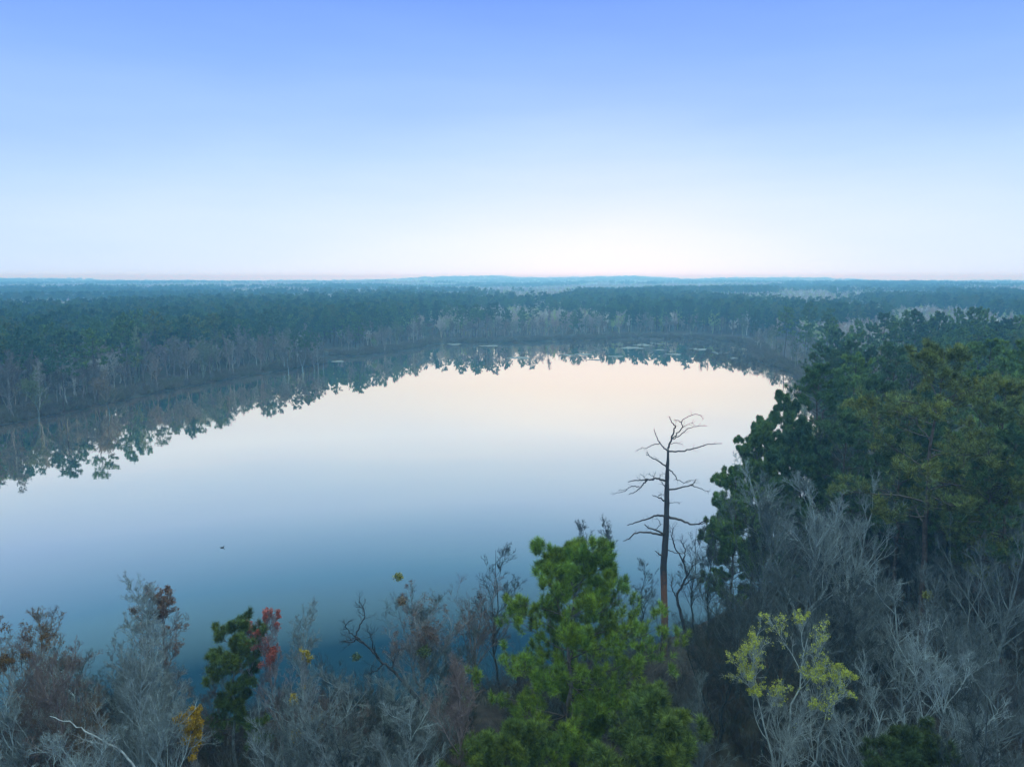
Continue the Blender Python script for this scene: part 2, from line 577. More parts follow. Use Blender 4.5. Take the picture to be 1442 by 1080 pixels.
def pine_protos(seed, H=25.0, base=0.45, width=0.2, prof=None, nl=46, near=True, K=22, ln=0.24, wd=0.03,
                ntw=7, nb=10, uexp=0.85, r0=None, gap=0.15, droop=0.0, lean=(0, 0), wob=0.006, side=None):
    """pine: trunk mesh, crown mesh of limbs and needle tufts"""
    rg = np.random.default_rng(seed)
    bt, bc = Buf(), Buf()
    tr = trunk_line(rg, H * 0.97, 18, wob * H, lean)
    m = tr.shape[1]
    r0 = r0 or H * 0.0105
    rad = r0 * (1 - np.linspace(0, 1, m) ** 1.2 * 0.9)[None]
    rad[:, 0] *= 1.3
    bt.tubes(tr, rad, 9 if near else 5)
    prof = prof or [(0, 0.75), (0.25, 1.0), (0.55, 0.95), (0.8, 0.7), (1.0, 0.22)]
    px, py = [a for a, _ in prof], [b for _, b in prof]
    limbs = []
    lrad = []
    az0 = rg.uniform(0, 6)
    for i in range(nl):
        u = (i + rg.uniform(0, 0.9)) / nl
        if rg.uniform() < gap:
            continue
        u = u ** uexp
        t = base + (0.985 - base) * u
        a = az0 + i * 2.39996 + rg.normal() * 0.35
        L = np.interp(u, px, py) * width * H * rg.uniform(0.62, 1.12)
        if side:
            L *= side(u, a)
        el = R(-6 + 52 * u ** 1.6 + rg.normal() * 9) - droop * (1 - u)
        s = t * (m - 1)
        k = int(s)
        p = tr[0, k] * (1 - s + k) + tr[0, min(k + 1, m - 1)] * (s - k)
        d = np.array([math.cos(a) * math.cos(el), math.sin(a) * math.cos(el), math.sin(el)])
        pts = [p]
        for q in range(6):
            p = p + d * L / 6
            pts.append(p)
            d = unit(d + rg.normal(size=3) * 0.13 + np.array([0, 0, 0.07 + 0.05 * (q > 3)]))
        limbs.append(pts)
        lrad.append(r0 * (0.34 - 0.22 * u))
    limbs = np.array(limbs)
    lrad = np.array(lrad)
    bc.tubes(limbs, rad_lin(len(limbs), 7, lrad, 0.22), 5 if near else 3, 0)
    L2, par, t = sprout(rg, limbs, nb if near else min(nb, 8), 0.25, 1.0, 50, -0.34, 5, 0.10, 0.16, 0.8, 0.5)
    bc.tubes(L2, rad_lin(len(L2), 5, np.maximum(lrad[par] * 0.4, 0.012), 0.35), 4 if near else 3, 0)
    L3, par, t = sprout(rg, L2, ntw, 0.25, 1.0, 42, -0.42, 3, 0.28, 0.15, 0.4, 0.4)
    if near:
        bc.tubes(L3, rad_lin(len(L3), 3, 0.012, 0.6), 3, 0)
    tp = np.concatenate([L3[:, -1], L2[:, -1], limbs[:, -1], tr[:, -1]])
    td = unit(np.concatenate([L3[:, -1] - L3[:, -2], L2[:, -1] - L2[:, -2], limbs[:, -1] - limbs[:, -2], tr[:, -1] - tr[:, -2]])
              + np.array([0, 0, 0.45]))
    needle_tufts(rg, bc, tp, td, K, ln, wd)
    return [bt.mesh('pine_trunk', [M_BARK]), bc.mesh('pine_crown', [M_LIMB, M_NEEDLE])]


# ------------------------------------------------------------------ object helpers
def link(name, data, parent=None, color=None):
    o = bpy.data.objects.new(name, data)
    COL.objects.link(o)
    if parent is not None:
        o.parent = parent
    if color is not None:
        o.color = (*color, 1)
    return o


def tag(o, label=None, cat=None, group=None, kind=None):
    for k, v in (('label', label), ('category', cat), ('group', group), ('kind', kind)):
        if v:
            o[k] = v
    return o


def tree(name, protos, H0, loc, H, rz, label, cat, colors, group=None, wide=1.0, parts=('trunk', 'crown', 'leaf_cluster')):
    root = link(name, None)
    root.empty_display_size = 0.5
    root.location = loc
    s = H / H0
    root.scale = (s * wide, s * wide, s)
    root.rotation_euler = (0, 0, rz)
    tag(root, label, cat, group)
    for me, pn, c in zip(protos, parts, colors):
        link(pn, me, root, c)
    return root


# ------------------------------------------------------------------ ground, water
def polar_sheet():
    az_ = np.concatenate([np.linspace(-180, -48, 45), np.linspace(-46, 46, 300), np.linspace(48, 178, 44)])
    rr = [6.0]
    while rr[-1] < 7000:
        rr.append(rr[-1] + max(1.6, rr[-1] * 0.014) if rr[-1] > 25 else rr[-1] + 3)
    rr = np.array(rr)
    A, Q = np.meshgrid(np.radians(az_), rr)
    X, Y = Q * np.sin(A), Q * np.cos(A)
    Z = ground(X, Y)
    na, nr = len(az_), len(rr)
    V = np.stack([X, Y, Z], -1).reshape(-1, 3)
    idx = np.arange(na * nr).reshape(nr, na)
    nx = np.roll(idx, -1, 1)
    q = np.stack([idx[:-1], idx[1:], nx[1:], nx[:-1]], -1).reshape(-1, 4)
    b = Buf()
    b.add(V, q, 0, True)
    c = np.array([[0, 0, gz(0, 0.1)]])
    t = np.stack([np.full(na, na * nr), idx[0], nx[0]], -1)
    b2 = Buf()
    b2.add(np.concatenate([V, c]), q, 0, True)
    b2.f.append(t)
    b2.m.append(np.zeros(len(t), np.int32))
    b2.smooth.append(np.ones(len(t), bool))
    return b2.mesh('ground', [M_GROUND])


tag(link('ground', polar_sheet()), kind='structure')
_w = Buf()
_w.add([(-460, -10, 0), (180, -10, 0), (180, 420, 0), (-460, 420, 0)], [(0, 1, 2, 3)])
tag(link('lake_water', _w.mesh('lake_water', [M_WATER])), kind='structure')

# ------------------------------------------------------------------ tree prototypes (meshes only)
BN = {'a': (bare_protos(11, 15, 'spread'), 15), 'b': (bare_protos(12, 15, 'upright'), 15), 'c': (bare_protos(13, 15, 'multi'), 15),
      'd': (bare_protos(14, 15, 'spread'), 15), 'e': (bare_protos(15, 15, 'young'), 15),
      'f': (bare_protos(16, 15, 'spread'), 15), 'g': (bare_protos(17, 15, 'multi'), 15), 'h': (bare_protos(18, 15, 'upright'), 15)}
BF = [bare_protos(21, 15, 'spread', False), bare_protos(22, 15, 'upright', False), bare_protos(23, 15, 'multi', False),
      bare_protos(24, 15, 'spread', False), bare_protos(25, 15, 'young', False)]
PN = {'tall': (pine_protos(31, 28, 0.45, 0.22, nl=34, nb=13, K=26, ln=0.36, wd=0.032, ntw=5), 28),
      'round': (pine_protos(32, 24, 0.35, 0.22, nl=42, nb=12, K=26, ln=0.36, wd=0.032, ntw=5), 24),
      'full': (pine_protos(33, 20, 0.12, 0.24, nl=56, K=16, ln=0.34, wd=0.036, ntw=55, gap=0.08), 20),
      'open': (pine_protos(34, 26, 0.42, 0.24, nl=30, nb=14, K=28, ln=0.38, wd=0.032, ntw=5, gap=0.2), 26)}
PF = [pine_protos(41, 22, 0.42, 0.20, nl=34, near=False, K=10, ln=0.42, wd=0.13, ntw=5, nb=8),
      pine_protos(42, 22, 0.5, 0.22, nl=28, near=False, K=10, ln=0.42, wd=0.13, ntw=5, nb=8, gap=0.25),
      pine_protos(43, 22, 0.3, 0.21, nl=40, near=False, K=10, ln=0.42, wd=0.13, ntw=5, nb=8),
      pine_protos(44, 22, 0.55, 0.24, nl=26, near=False, K=10, ln=0.42, wd=0.13, ntw=5, nb=8)]

PALE, GREY, DIM, TAN, ROSY = (0.29, 0.335, 0.325), (0.135, 0.16, 0.155), (0.06, 0.073, 0.073), (0.22, 0.16, 0.11), (0.19, 0.14, 0.125)
DARKW = (0.07, 0.06, 0.055)
PINE_G, PINE_D, PINE_Y = (0.10, 0.175, 0.055), (0.06, 0.115, 0.055), (0.135, 0.175, 0.06)
PBARK = (0.10, 0.075, 0.065)


def stand(px, py, Y):
    """ground point under, and height up to, the tree top seen at a pixel and standing at range Y"""
    p = at_range(px, py, Y)
    g = gz(p[0], p[1])
    return (p[0], p[1], g - 0.05), p[2] - g + 0.05


rnd = random.Random(7)


def near_bare(px, py, Y, kind, col, label, wide=1.0, group=None):
    loc, H = stand(px, py, Y)
    pr, H0 = BN[kind]
    tc_ = tuple(c * 0.85 for c in col)
    return tree('bare_tree', pr, H0, loc, H, rnd.uniform(0, 6.28), label, 'bare tree', (tc_, col), group, wide * (H0 / H) ** 0.25)


def near_pine(px, py, Y, kind, col, label, wide=1.0, group=None):
    loc, H = stand(px, py, Y)
    pr, H0 = PN[kind]
    return tree('pine_tree', pr, H0, loc, H, rnd.uniform(0, 6.28), label, 'pine tree', (PBARK, col), group, wide)


# ------------------------------------------------------------------ the big green pine in front
def side_fg(u, a):
    # longer boughs towards the camera's left low down, a long bough to the other side at mid height
    c = math.cos(a)
    if u < 0.30:
        return 1.25 if c < 0.1 else 0.55
    if u < 0.55:
        return 1.0 + 0.3 * max(0, c)
    return 1.0


_loc, _H = stand(806, 764, 47)
fgp = pine_protos(51, _H, 0.12, 0.80, [(0, 0.34), (0.12, 0.38), (0.3, 0.42), (0.41, 0.42), (0.51, 0.39), (0.67, 0.34), (0.82, 0.30), (0.92, 0.20), (1, 0.05)], nl=84, K=80,
                  ln=0.40, wd=0.021, ntw=4, nb=9, uexp=1.0, gap=0.14, r0=0.2, wob=0.008, side=side_fg, lean=(0.0, 0))
tree('pine_tree', fgp, _H, _loc, _H, 0, 'bright green pine in front of the lake, broad rounded crown, beside the dead snag', 'pine tree',
     ((0.16, 0.14, 0.13), (0.12, 0.195, 0.026)))
LOWP = (pine_protos(52, 10, 0.1, 0.36, [(0, 0.9), (0.4, 1.0), (0.75, 0.8), (1, 0.35)], nl=44, K=60, ln=0.36, wd=0.024, ntw=4, gap=0.08, r0=0.13), 10)
for px, py, Y, w, lb in [(925, 998, 37, 1.2, 'low bushy pine at the foot of the big green pine, below the dead snag'),
                         (712, 1030, 36, 1.0, 'low green pine crown under the long boughs of the big green pine'),
                         (1290, 1035, 36, 1.0, 'small dark green pine among bare trunks, past the budding yellow tree')]:
    loc, H = stand(px, py, Y)
    tree('pine_tree', LOWP[0], 10, loc, H, rnd.uniform(0, 6), lb, 'pine tree', (PBARK, (0.085, 0.13, 0.03) if px < 1000 else (0.05, 0.08, 0.03)), None, w)

# dark green evergreen among the pale trees
_loc, _H = stand(322, 876, 46)
evp = pine_protos(53, _H, 0.30, 0.21, [(0, 0.9), (0.14, 1.0), (0.26, 0.45), (0.42, 0.6), (0.6, 1.05), (0.8, 1.0), (0.92, 0.65), (1, 0.25)], nl=46, K=44, ln=0.34, wd=0.024,
                  ntw=4, gap=0.2, r0=0.13)
tree('pine_tree', evp, _H, _loc, _H, 1.0, 'slim dark green pine among leafless trees, next to the red budding tree', 'pine tree', (GREY, (0.075, 0.115, 0.03)))

# ------------------------------------------------------------------ the dead snag
def zoomed(u, v):
    return 820 + u / 4.5, 560 + v / 4.5


SY = 65.0
sn_t, sn_b = Buf(), Buf()
base = at_range(934, 975, SY)
sx, sy_ = base[0], SY
sz = gz(sx, sy_)
ORG = np.array([sx, sy_, sz])
tl = [(934, 985), (935, 940), (936, 870)] + [zoomed(*q) for q in [(515, 1080), (524, 950), (530, 850), (535, 700), (537, 550), (540, 430), (543, 330)]]
tw = [0.36, 0.34, 0.33, 0.31, 0.29, 0.265, 0.245, 0.20, 0.15, 0.10]
tp = np.array([at_range(a, b, SY) for a, b in tl])
tp[0, 2] = sz - 0.3
tt = np.linspace(0, len(tp) - 1, 40)
tps = np.stack([np.interp(tt, np.arange(len(tp)), tp[:, k]) for k in range(3)], 1)
trr = np.interp(tt, np.arange(len(tp)), tw)
_rg = np.random.default_rng(5)
tps[1:-1] += _rg.normal(size=(38, 3)) * 0.012
sn_t.tubes((tps - ORG)[None], (trr * (1 + _rg.normal(size=40) * 0.06))[None], 12)
BR = [(.075, [(543, 335), (520, 320), (490, 285), (468, 245), (455, 200)], .5), (.045, [(490, 288), (440, 300), (415, 318), (375, 318), (340, 335)], .6),
      (.085, [(541, 325), (565, 265), (580, 205), (590, 180), (565, 155), (552, 120)], -.6), (.06, [(572, 262), (600, 230), (640, 185), (625, 155), (600, 140), (580, 145)], -.9),
      (.03, [(640, 184), (665, 170), (705, 160)], -1.2), (.035, [(625, 158), (660, 125), (710, 105), (745, 108), (770, 135)], -1.2),
      (.05, [(578, 262), (620, 240), (665, 200), (720, 180), (790, 178)], .7), (.075, [(550, 340), (640, 340), (730, 315), (800, 292), (885, 290)], .9),
      (.03, [(560, 292), (600, 287), (635, 292)], -.3), (.075, [(532, 437), (490, 405), (440, 380), (405, 360)], -.7), (.03, [(425, 372), (418, 355), (410, 348)], -.8),
      (.10, [(528, 527), (480, 512), (420, 518), (390, 522), (340, 522), (290, 533)], .9), (.07, [(412, 520), (390, 545), (370, 570), (330, 600), (295, 612)], 1.2),
      (.045, [(360, 565), (335, 560), (310, 560), (285, 580), (230, 585)], 1.5), (.03, [(285, 582), (245, 597), (215, 604), (185, 608)], 1.7),
      (.06, [(545, 450), (570, 470), (588, 495), (597, 520), (640, 540), (690, 525)], -1.0), (.08, [(548, 582), (620, 570), (690, 555), (710, 535), (720, 520)], 1.0),
      (.045, [(690, 557), (740, 570), (775, 585), (805, 597)], 1.3), (.08, [(528, 662), (505, 645), (480, 630), (445, 617)], -.6), (.03, [(482, 622), (500, 612), (520, 612)], -.8),
      (.03, [(545, 668), (590, 664), (620, 665)], .5), (.11, [(528, 752), (470, 745), (420, 762), (340, 790), (285, 808)], 1.0),
      (.12, [(545, 752), (620, 775), (690, 803), (740, 800), (790, 770)], -1.2), (.05, [(735, 802), (765, 795), (785, 790)], -1.4),
      (.10, [(524, 866), (460, 835), (420, 825), (392, 803)], -.8), (.035, [(465, 832), (480, 815), (500, 800), (480, 770), (468, 764)], -1.1),
      (.10, [(522, 874), (440, 855), (370, 848), (330, 860), (295, 895), (260, 907)], .9), (.09, [(518, 1008), (500, 998), (485, 990), (460, 970)], -.4),
      (.05, [(540, 965), (600, 985), (650, 985)], .6), (.05, [(530, 575), (515, 550), (497, 530)], -.4), (.03, [(495, 512), (490, 490), (525, 478)], .2),
      (.03, [(405, 520), (390, 500), (365, 480)], 1.0), (.03, [(440, 517), (455, 500), (430, 488), (428, 482)], .7), (.025, [(455, 500), (462, 480), (468, 465)], .6),
      (.025, [(645, 540), (670, 528), (700, 522), (735, 515)], -1.2), (.02, [(370, 522), (350, 505), (340, 490)], 1.1), (.02, [(330, 862), (345, 845), (330, 838)], 1.1)]
for rw, pts, dep in BR:
    q = [zoomed(*p) for p in pts]
    n = len(q)
    par = 0.25 if rw < 0.05 else 0.0
    W = np.array([at_range(a, b, SY + dep * (par + (1 - par) * k / (n - 1)) * 1.6) for k, (a, b) in enumerate(q)])
    ts = np.linspace(0, n - 1, n * 4)
    Ws = np.stack([np.interp(ts, np.arange(n), W[:, k]) for k in range(3)], 1)
    Ws[1:-1] += _rg.normal(size=(len(Ws) - 2, 3)) * 0.03
    sn_b.tubes((Ws - ORG)[None], rad_lin(1, len(Ws), rw * 1.05, 0.35), 6)
    if rw >= 0.03:                                                   # short broken twigs
        tw_, _, _ = sprout(_rg, (Ws - ORG)[None], 5, 0.35, 1.0, 55, 0.55, 4, 0.1, 0.3)
        sn_b.tubes(tw_, rad_lin(len(tw_), 4, 0.014, 0.5), 3)
M_SNAG, _nt, _b = new_mat('snag_wood')
_tc = node(_nt, 'ShaderNodeTexCoord')
_sp = node(_nt, 'ShaderNodeSeparateXYZ')
_nt.links.new(_tc.outputs['Object'], _sp.inputs[0])
_n = noise_node(_nt, 1.1, 5)
_n2 = noise_node(_nt, 7.0, 4)
_add = node(_nt, 'ShaderNodeMath', operation='MULTIPLY_ADD')
_nt.links.new(_n.outputs['Fac'], _add.inputs[0])
_add.inputs[1].default_value = 4.0
_nt.links.new(_sp.outputs['Z'], _add.inputs[2])
_cr = node(_nt, 'ShaderNodeValToRGB')
_e = _cr.color_ramp.elements
_e[0].position, _e[0].color = 0.0, (0.17, 0.09, 0.07, 1)
_e[1].position, _e[1].color = 0.47, (0.05, 0.045, 0.05, 1)
for p_, c_ in [(0.10, (0.16, 0.08, 0.065, 1)), (0.16, (0.11, 0.09, 0.095, 1)), (0.24, (0.12, 0.10, 0.10, 1)), (0.27, (0.26, 0.125, 0.08, 1)), (0.42, (0.21, 0.10, 0.07, 1))]:
    q_ = _e.new(p_)
    q_.color = c_
_nt.links.new(rng_node(_nt, _add.outputs[0], 0, 1, 0, 22), _cr.inputs[0])
_nt.links.new(mixc(_nt, _cr.outputs[0], (0.04, 0.035, 0.035), rng_node(_nt, _n2.outputs['Fac'], 0, 0.6, 0.5, 0.75)), _b.inputs['Base Color'])
_b.inputs['Roughness'].default_value = 0.85
M_SNAGB = plain_mat('snag_branch_wood', (0.05, 0.045, 0.045), (0.10, 0.085, 0.08), 2.5)
snag = tag(link('dead_tree', None), 'tall dead snag with broken crooked limbs and reddish bare wood on its trunk', 'dead tree')
snag.location = ORG
link('trunk', sn_t.mesh('snag_trunk', [M_SNAG]), snag)
link('branches', sn_b.mesh('snag_branches', [M_SNAGB]), snag)

# ------------------------------------------------------------------ leaning and fallen trees
def limb_tree(name, label, cat, Y, col, main, limbs, r, depth=0.8, anchor=True, twig=True, mat=None):
    """a tree whose crooked trunk and limbs follow given courses at its own range"""
    rg = np.random.default_rng(int(main[0][0] + main[0][1]))
    a = at_range(*main[0], Y)
    org = np.array([a[0], Y, gz(a[0], Y) - 0.1 if anchor else a[2]])
    bt, bc = Buf(), Buf()

    def course(pts, d0, d1):
        n = len(pts)
        W = np.array([at_range(x, y, Y + d0 + (d1 - d0) * k / (n - 1)) for k, (x, y) in enumerate(pts)]) - org
        ts = np.linspace(0, n - 1, n * 4)
        W = np.stack([np.interp(ts, np.arange(n), W[:, k]) for k in range(3)], 1)
        W[1:-1] += rg.normal(size=(len(W) - 2, 3)) * 0.03
        return W[None]
    t = course(main, 0, depth)
    if anchor:
        t[0, 0] = (t[0, 0, 0], t[0, 0, 1], 0)
    bt.tubes(t, rad_lin(1, t.shape[1], r, 0.3), 8)
    for k, l in enumerate(limbs):
        near_i = min(range(len(main)), key=lambda i: (main[i][0] - l[0][0]) ** 2 + (main[i][1] - l[0][1]) ** 2)
        d0 = depth * near_i / (len(main) - 1)
        c = course(l, d0, d0 + (0.9 if k % 2 else -0.9))
        bc.tubes(c, rad_lin(1, c.shape[1], r * 0.4, 0.3), 5)
        tw_, _, _ = sprout(rg, c, 9, 0.2, 1.0, 45, 1.1, 5, 0.12, 0.2)
        bc.tubes(tw_, rad_lin(len(tw_), 5, 0.02, 0.4), 3)
        t2, _, _ = sprout(rg, tw_, 5, 0.2, 1.0, 40, 0.6, 3, 0.1, 0.2)
        bc.tubes(t2, rad_lin(len(t2), 3, 0.009, 0.6), 3)
    root = tag(link(name, None), label, cat)
    root.location = org
    link('trunk', bt.mesh('course_trunk', [M_BARK]), root, col)
    link('branches', bc.mesh('course_branches', [M_TWIG]), root, col)


limb_tree('leaning_tree', 'dark leafless tree leaning out over the water, crooked bough reaching over the lake', 'bare tree', 47, (0.035, 0.035, 0.04),
          [(625, 1075), (600, 1010), (588, 985), (570, 962), (552, 943), (535, 930), (520, 912), (500, 897)],
          [[(520, 912), (505, 900), (492, 890), (486, 880)], [(505, 899), (495, 905), (484, 902)], [(535, 929), (526, 915), (523, 900), (521, 893)], [(500, 897), (507, 880), (514, 868), (512, 855), (505, 847)],
           [(540, 934), (530, 945), (516, 951)], [(552, 943), (556, 925), (566, 912)], [(600, 1010), (592, 990), (602, 970)]], 0.15)
limb_tree('fallen_tree', 'pale stripped trunk fallen across the brush below the bleached trees', 'fallen tree', 36, (0.26, 0.27, 0.26),
          [(215, 1110), (188, 1078), (172, 1058), (150, 1046), (125, 1032), (100, 1018), (70, 1008)],
          [[(172, 1058), (160, 1048), (148, 1030), (130, 1010)], [(150, 1046), (120, 1044), (95, 1052)]], 0.07, anchor=False)
limb_tree('crooked_tree', 'dark crooked leafless tree against bright water, just beside the dead snag', 'bare tree', 67, (0.05, 0.05, 0.055),
          [(970, 925), (965, 890), (958, 862), (952, 840), (960, 825), (968, 810), (962, 790), (950, 770)],
          [[(968, 810), (975, 797), (985, 790)], [(962, 790), (966, 775), (958, 760)], [(950, 770), (946, 755), (948, 742)], [(952, 840), (945, 825), (948, 812)], [(960, 825), (975, 815), (990, 812)]], 0.19)
limb_tree('fallen_tree', 'dark fallen log propped among the bare trees on the wooded slope', 'fallen tree', 47, (0.05, 0.045, 0.045),
          [(1262, 1030), (1275, 985), (1290, 950), (1310, 930), (1330, 905)], [[(1290, 950), (1300, 930), (1296, 910)]], 0.17, anchor=True)

# ------------------------------------------------------------------ leafing trees with colour of their own
def leafy(name, px, py, Y, seed, style, leaves, twig, leafc, label, cat, wide=1.0):
    loc, H = stand(px, py, Y)
    pr = bare_protos(seed, H, style, True, leaves)
    return tree(name, pr, H, loc, H, 0.4, label, cat, (tuple(c * 0.8 for c in twig), twig, leafc), None, wide)


leafy('budding_tree', 1120, 868, 40, 61, 'multi', (0.5, 0.036, 0.66, 0.35), (0.36, 0.40, 0.38), (0.42, 0.43, 0.06),
      'pale many stemmed tree with yellow green buds in its top, nearest on the wooded slope', 'budding tree', 1.0)
leafy('maple_tree', 392, 868, 47, 62, 'upright', (0.5, 0.045, 0.74, 0.5), (0.30, 0.25, 0.25), (0.44, 0.12, 0.09),
      'maple with red buds at its top beside the slim dark green pine', 'red maple', 0.9)
leafy('budding_tree', 412, 945, 41, 63, 'young', (0.28, 0.07, 0.6, 0.9), (0.27, 0.27, 0.27), (0.40, 0.29, 0.03),
      'thin grey tree carrying mustard yellow leaf patches below the red maple', 'budding tree', 0.8)
leafy('young_tree', 270, 1022, 39, 64, 'young', (0.75, 0.07, 0.80, 1.5), (0.27, 0.26, 0.24), (0.46, 0.27, 0.02),
      'small young tree topped by a tuft of mustard yellow leaves', 'young tree', 0.7)
leafy('budding_tree', 22, 868, 43, 65, 'spread', (0.5, 0.05, 0.5, 0.7), (0.25, 0.21, 0.17), (0.14, 0.075, 0.025),
      'tree with rust brown leaves at the edge beside the pale bare trees', 'budding tree')
leafy('budding_tree', 232, 842, 47, 66, 'upright', (0.45, 0.035, 0.66, 0.6), (0.36, 0.34, 0.32), (0.20, 0.12, 0.085),
      'tall bleached tree with brownish buds rising highest above the near bank brush', 'budding tree', 1.15)
leafy('budding_tree', 585, 822, 50, 67, 'spread', (0.4, 0.035, 0.6, 0.6), (0.27, 0.255, 0.25), (0.17, 0.11, 0.085),
      'broad grey tree with faint brown buds behind the dark leaning tree', 'budding tree', 1.05)

# ------------------------------------------------------------------ named bare trees of the near bank
for a in [
    (205, 838, 45, 'b', PALE, 'tall bleached bare tree with a slim crown, close to the brown budding tree', 1.0),
    (95, 905, 42, 'a', PALE, 'pale bare tree with a low spreading crown above the fallen trunk', 1.1),
    (140, 885, 46, 'c', GREY, 'grey bare tree of several stems between the pale spreading tree and bleached tree', 1.0),
    (50, 862, 45, 'e', TAN, 'slender tan bare tree rising through the rust brown tree', 1.0),
    (65, 965, 36, 'c', PALE, 'low pale many stemmed tree at the very bottom beneath the rust brown tree', 1.2),
    (300, 925, 50, 'd', GREY, 'grey bare tree half hiding the slim dark green pine', 0.85),
    (425, 872, 47, 'b', PALE, 'pale straight bare tree just behind the red maple', 0.9),
    (378, 985, 39, 'a', GREY, 'small grey bare tree below the slim dark green pine', 1.0),
    (215, 960, 38, 'd', PALE, 'pale low bare tree in front of the tall bleached trees', 1.0),
    (460, 925, 45, 'a', DIM, 'dim twiggy tree at the water between maple and leaning tree', 1.0),
    (600, 818, 53, 'd', GREY, 'large grey bare tree with a rounded twiggy crown by the lake', 1.1),
    (665, 800, 55, 'a', ROSY, 'rosy grey bare tree on the bank behind the large grey tree', 1.0),
    (705, 775, 58, 'e', DIM, 'thin dark bare tree sticking up behind the green pine at its lake side', 1.0),
    (628, 868, 52, 'c', GREY, 'grey many stemmed tree touching the green pine boughs', 1.0),
    (560, 905, 42, 'a', GREY, 'grey bare tree low in front of the leaning dark tree', 1.0),
    (505, 950, 40, 'c', DIM, 'dim many stemmed tree under the bough over the water', 1.0),
    (565, 975, 39, 'd', GREY, 'grey spreading tree in the brush in front of the leaning trunk', 1.0),
    (815, 738, 62, 'e', DIM, 'thin bare tree peeking over the green pine top', 0.9),
    (857, 748, 64, 'b', DIM, 'thin bare tree between the green pine top and the dead snag', 0.8),
    (905, 790, 64, 'e', DIM, 'slender dark bare tree close to the dead snag on its lake side', 0.9),
    (872, 868, 55, 'a', GREY, 'grey bare tree under the dead snag behind the green pine boughs', 0.9),
    (985, 745, 68, 'e', DIM, 'slender dark bare tree past the crooked tree against bright water', 0.9),
    (1003, 760, 66, 'b', DIM, 'dark bare tree at the edge of bright water below the leafy pine', 0.8),
    (1150, 628, 62, 'c', PALE, 'large silvery bare tree standing in front of the dark pine row', 1.15),
    (1095, 660, 60, 'd', GREY, 'grey bare tree on the lake side of the large silvery tree', 1.0),
    (1212, 650, 63, 'a', PALE, 'silvery bare tree between the large silvery tree and the tallest pine', 0.9),
    (1050, 745, 55, 'a', GREY, 'grey twiggy tree above the yellow green budding tree', 1.0),
    (1115, 770, 52, 'd', GREY, 'grey bare tree directly behind the yellow green budding tree', 1.0),
    (1020, 850, 50, 'c', DIM, 'dim twiggy thicket tree between crooked tree and budding tree', 1.0),
    (1290, 772, 47, 'a', PALE, 'pale spreading bare tree in front of the tallest pine trunk', 1.05),
    (1225, 790, 50, 'd', GREY, 'grey bare tree on the dark slope beside the pale spreading tree', 1.0),
    (1395, 790, 44, 'c', GREY, 'grey many stemmed tree past the tallest pine trunk', 1.0),
    (1432, 690, 54, 'a', GREY, 'tall grey bare tree crossing the dark pines at the picture edge', 0.9),
    (1340, 880, 39, 'd', PALE, 'pale twisting bare tree low in front of the tallest pine trunk', 1.0),
    (1425, 900, 37, 'a', GREY, 'grey bare tree low on the slope at the picture edge', 1.0),
    (1235, 925, 38, 'a', PALE, 'pale low bare tree next to the budding tree on the slope', 1.0),
    (1380, 985, 34, 'e', DIM, 'thin dim tree at the bottom beside the picture edge', 1.0),
    (990, 960, 42, 'e', GREY, 'thin grey tree between the low bushy pine and the budding tree', 1.0),
    (780, 960, 52, 'a', GREY, 'grey bare tree behind the trunk of the big green pine', 0.8),
    (845, 905, 56, 'd', GREY, 'grey bare tree seen through the gap beneath the green pine boughs', 0.8),
]:
    near_bare(*a[:6], wide=a[6])

# filler trees of the near thickets, nothing tells these apart
GA, GB = 'leafless trees crowding the near bank', 'leafless trees crowding the wooded slope'
LA = 'thin leafless grey tree crowded into the brush along the near bank'
LB = 'thin leafless grey tree crowded under the pines on the wooded slope'
fr = random.Random(19)
for i in range(34):
    px, Y = fr.uniform(-20, 600), fr.uniform(38, 49)
    if 262 < px < 372:
        px -= 120
    near_bare(px, fr.uniform(905, 1010), Y, fr.choice('abcdefgh'), fr.choice([PALE, GREY, PALE, ROSY, TAN, (0.22, 0.245, 0.235)]), LA, fr.uniform(0.8, 1.1), GA)
for i in range(10):
    px, Y = fr.uniform(430, 650), fr.uniform(37, 44)
    near_bare(px, fr.uniform(930, 1020), Y, fr.choice('abcdefgh'), fr.choice([PALE, GREY, ROSY, (0.22, 0.245, 0.235)]), LA, fr.uniform(0.9, 1.1), GA)
for i in range(46):
    px, Y = fr.uniform(1020, 1460), fr.uniform(44, 96)
    py = fr.uniform(640, 800) + (70 - Y) * 5
    if Y > 70 and px < 1150:
        px += 120
    near_bare(px, max(600, py), Y, fr.choice('abcdefgh'), fr.choice([DIM, DIM, GREY, (0.10, 0.11, 0.12), DIM]), LB, fr.uniform(0.8, 1.1), GB)

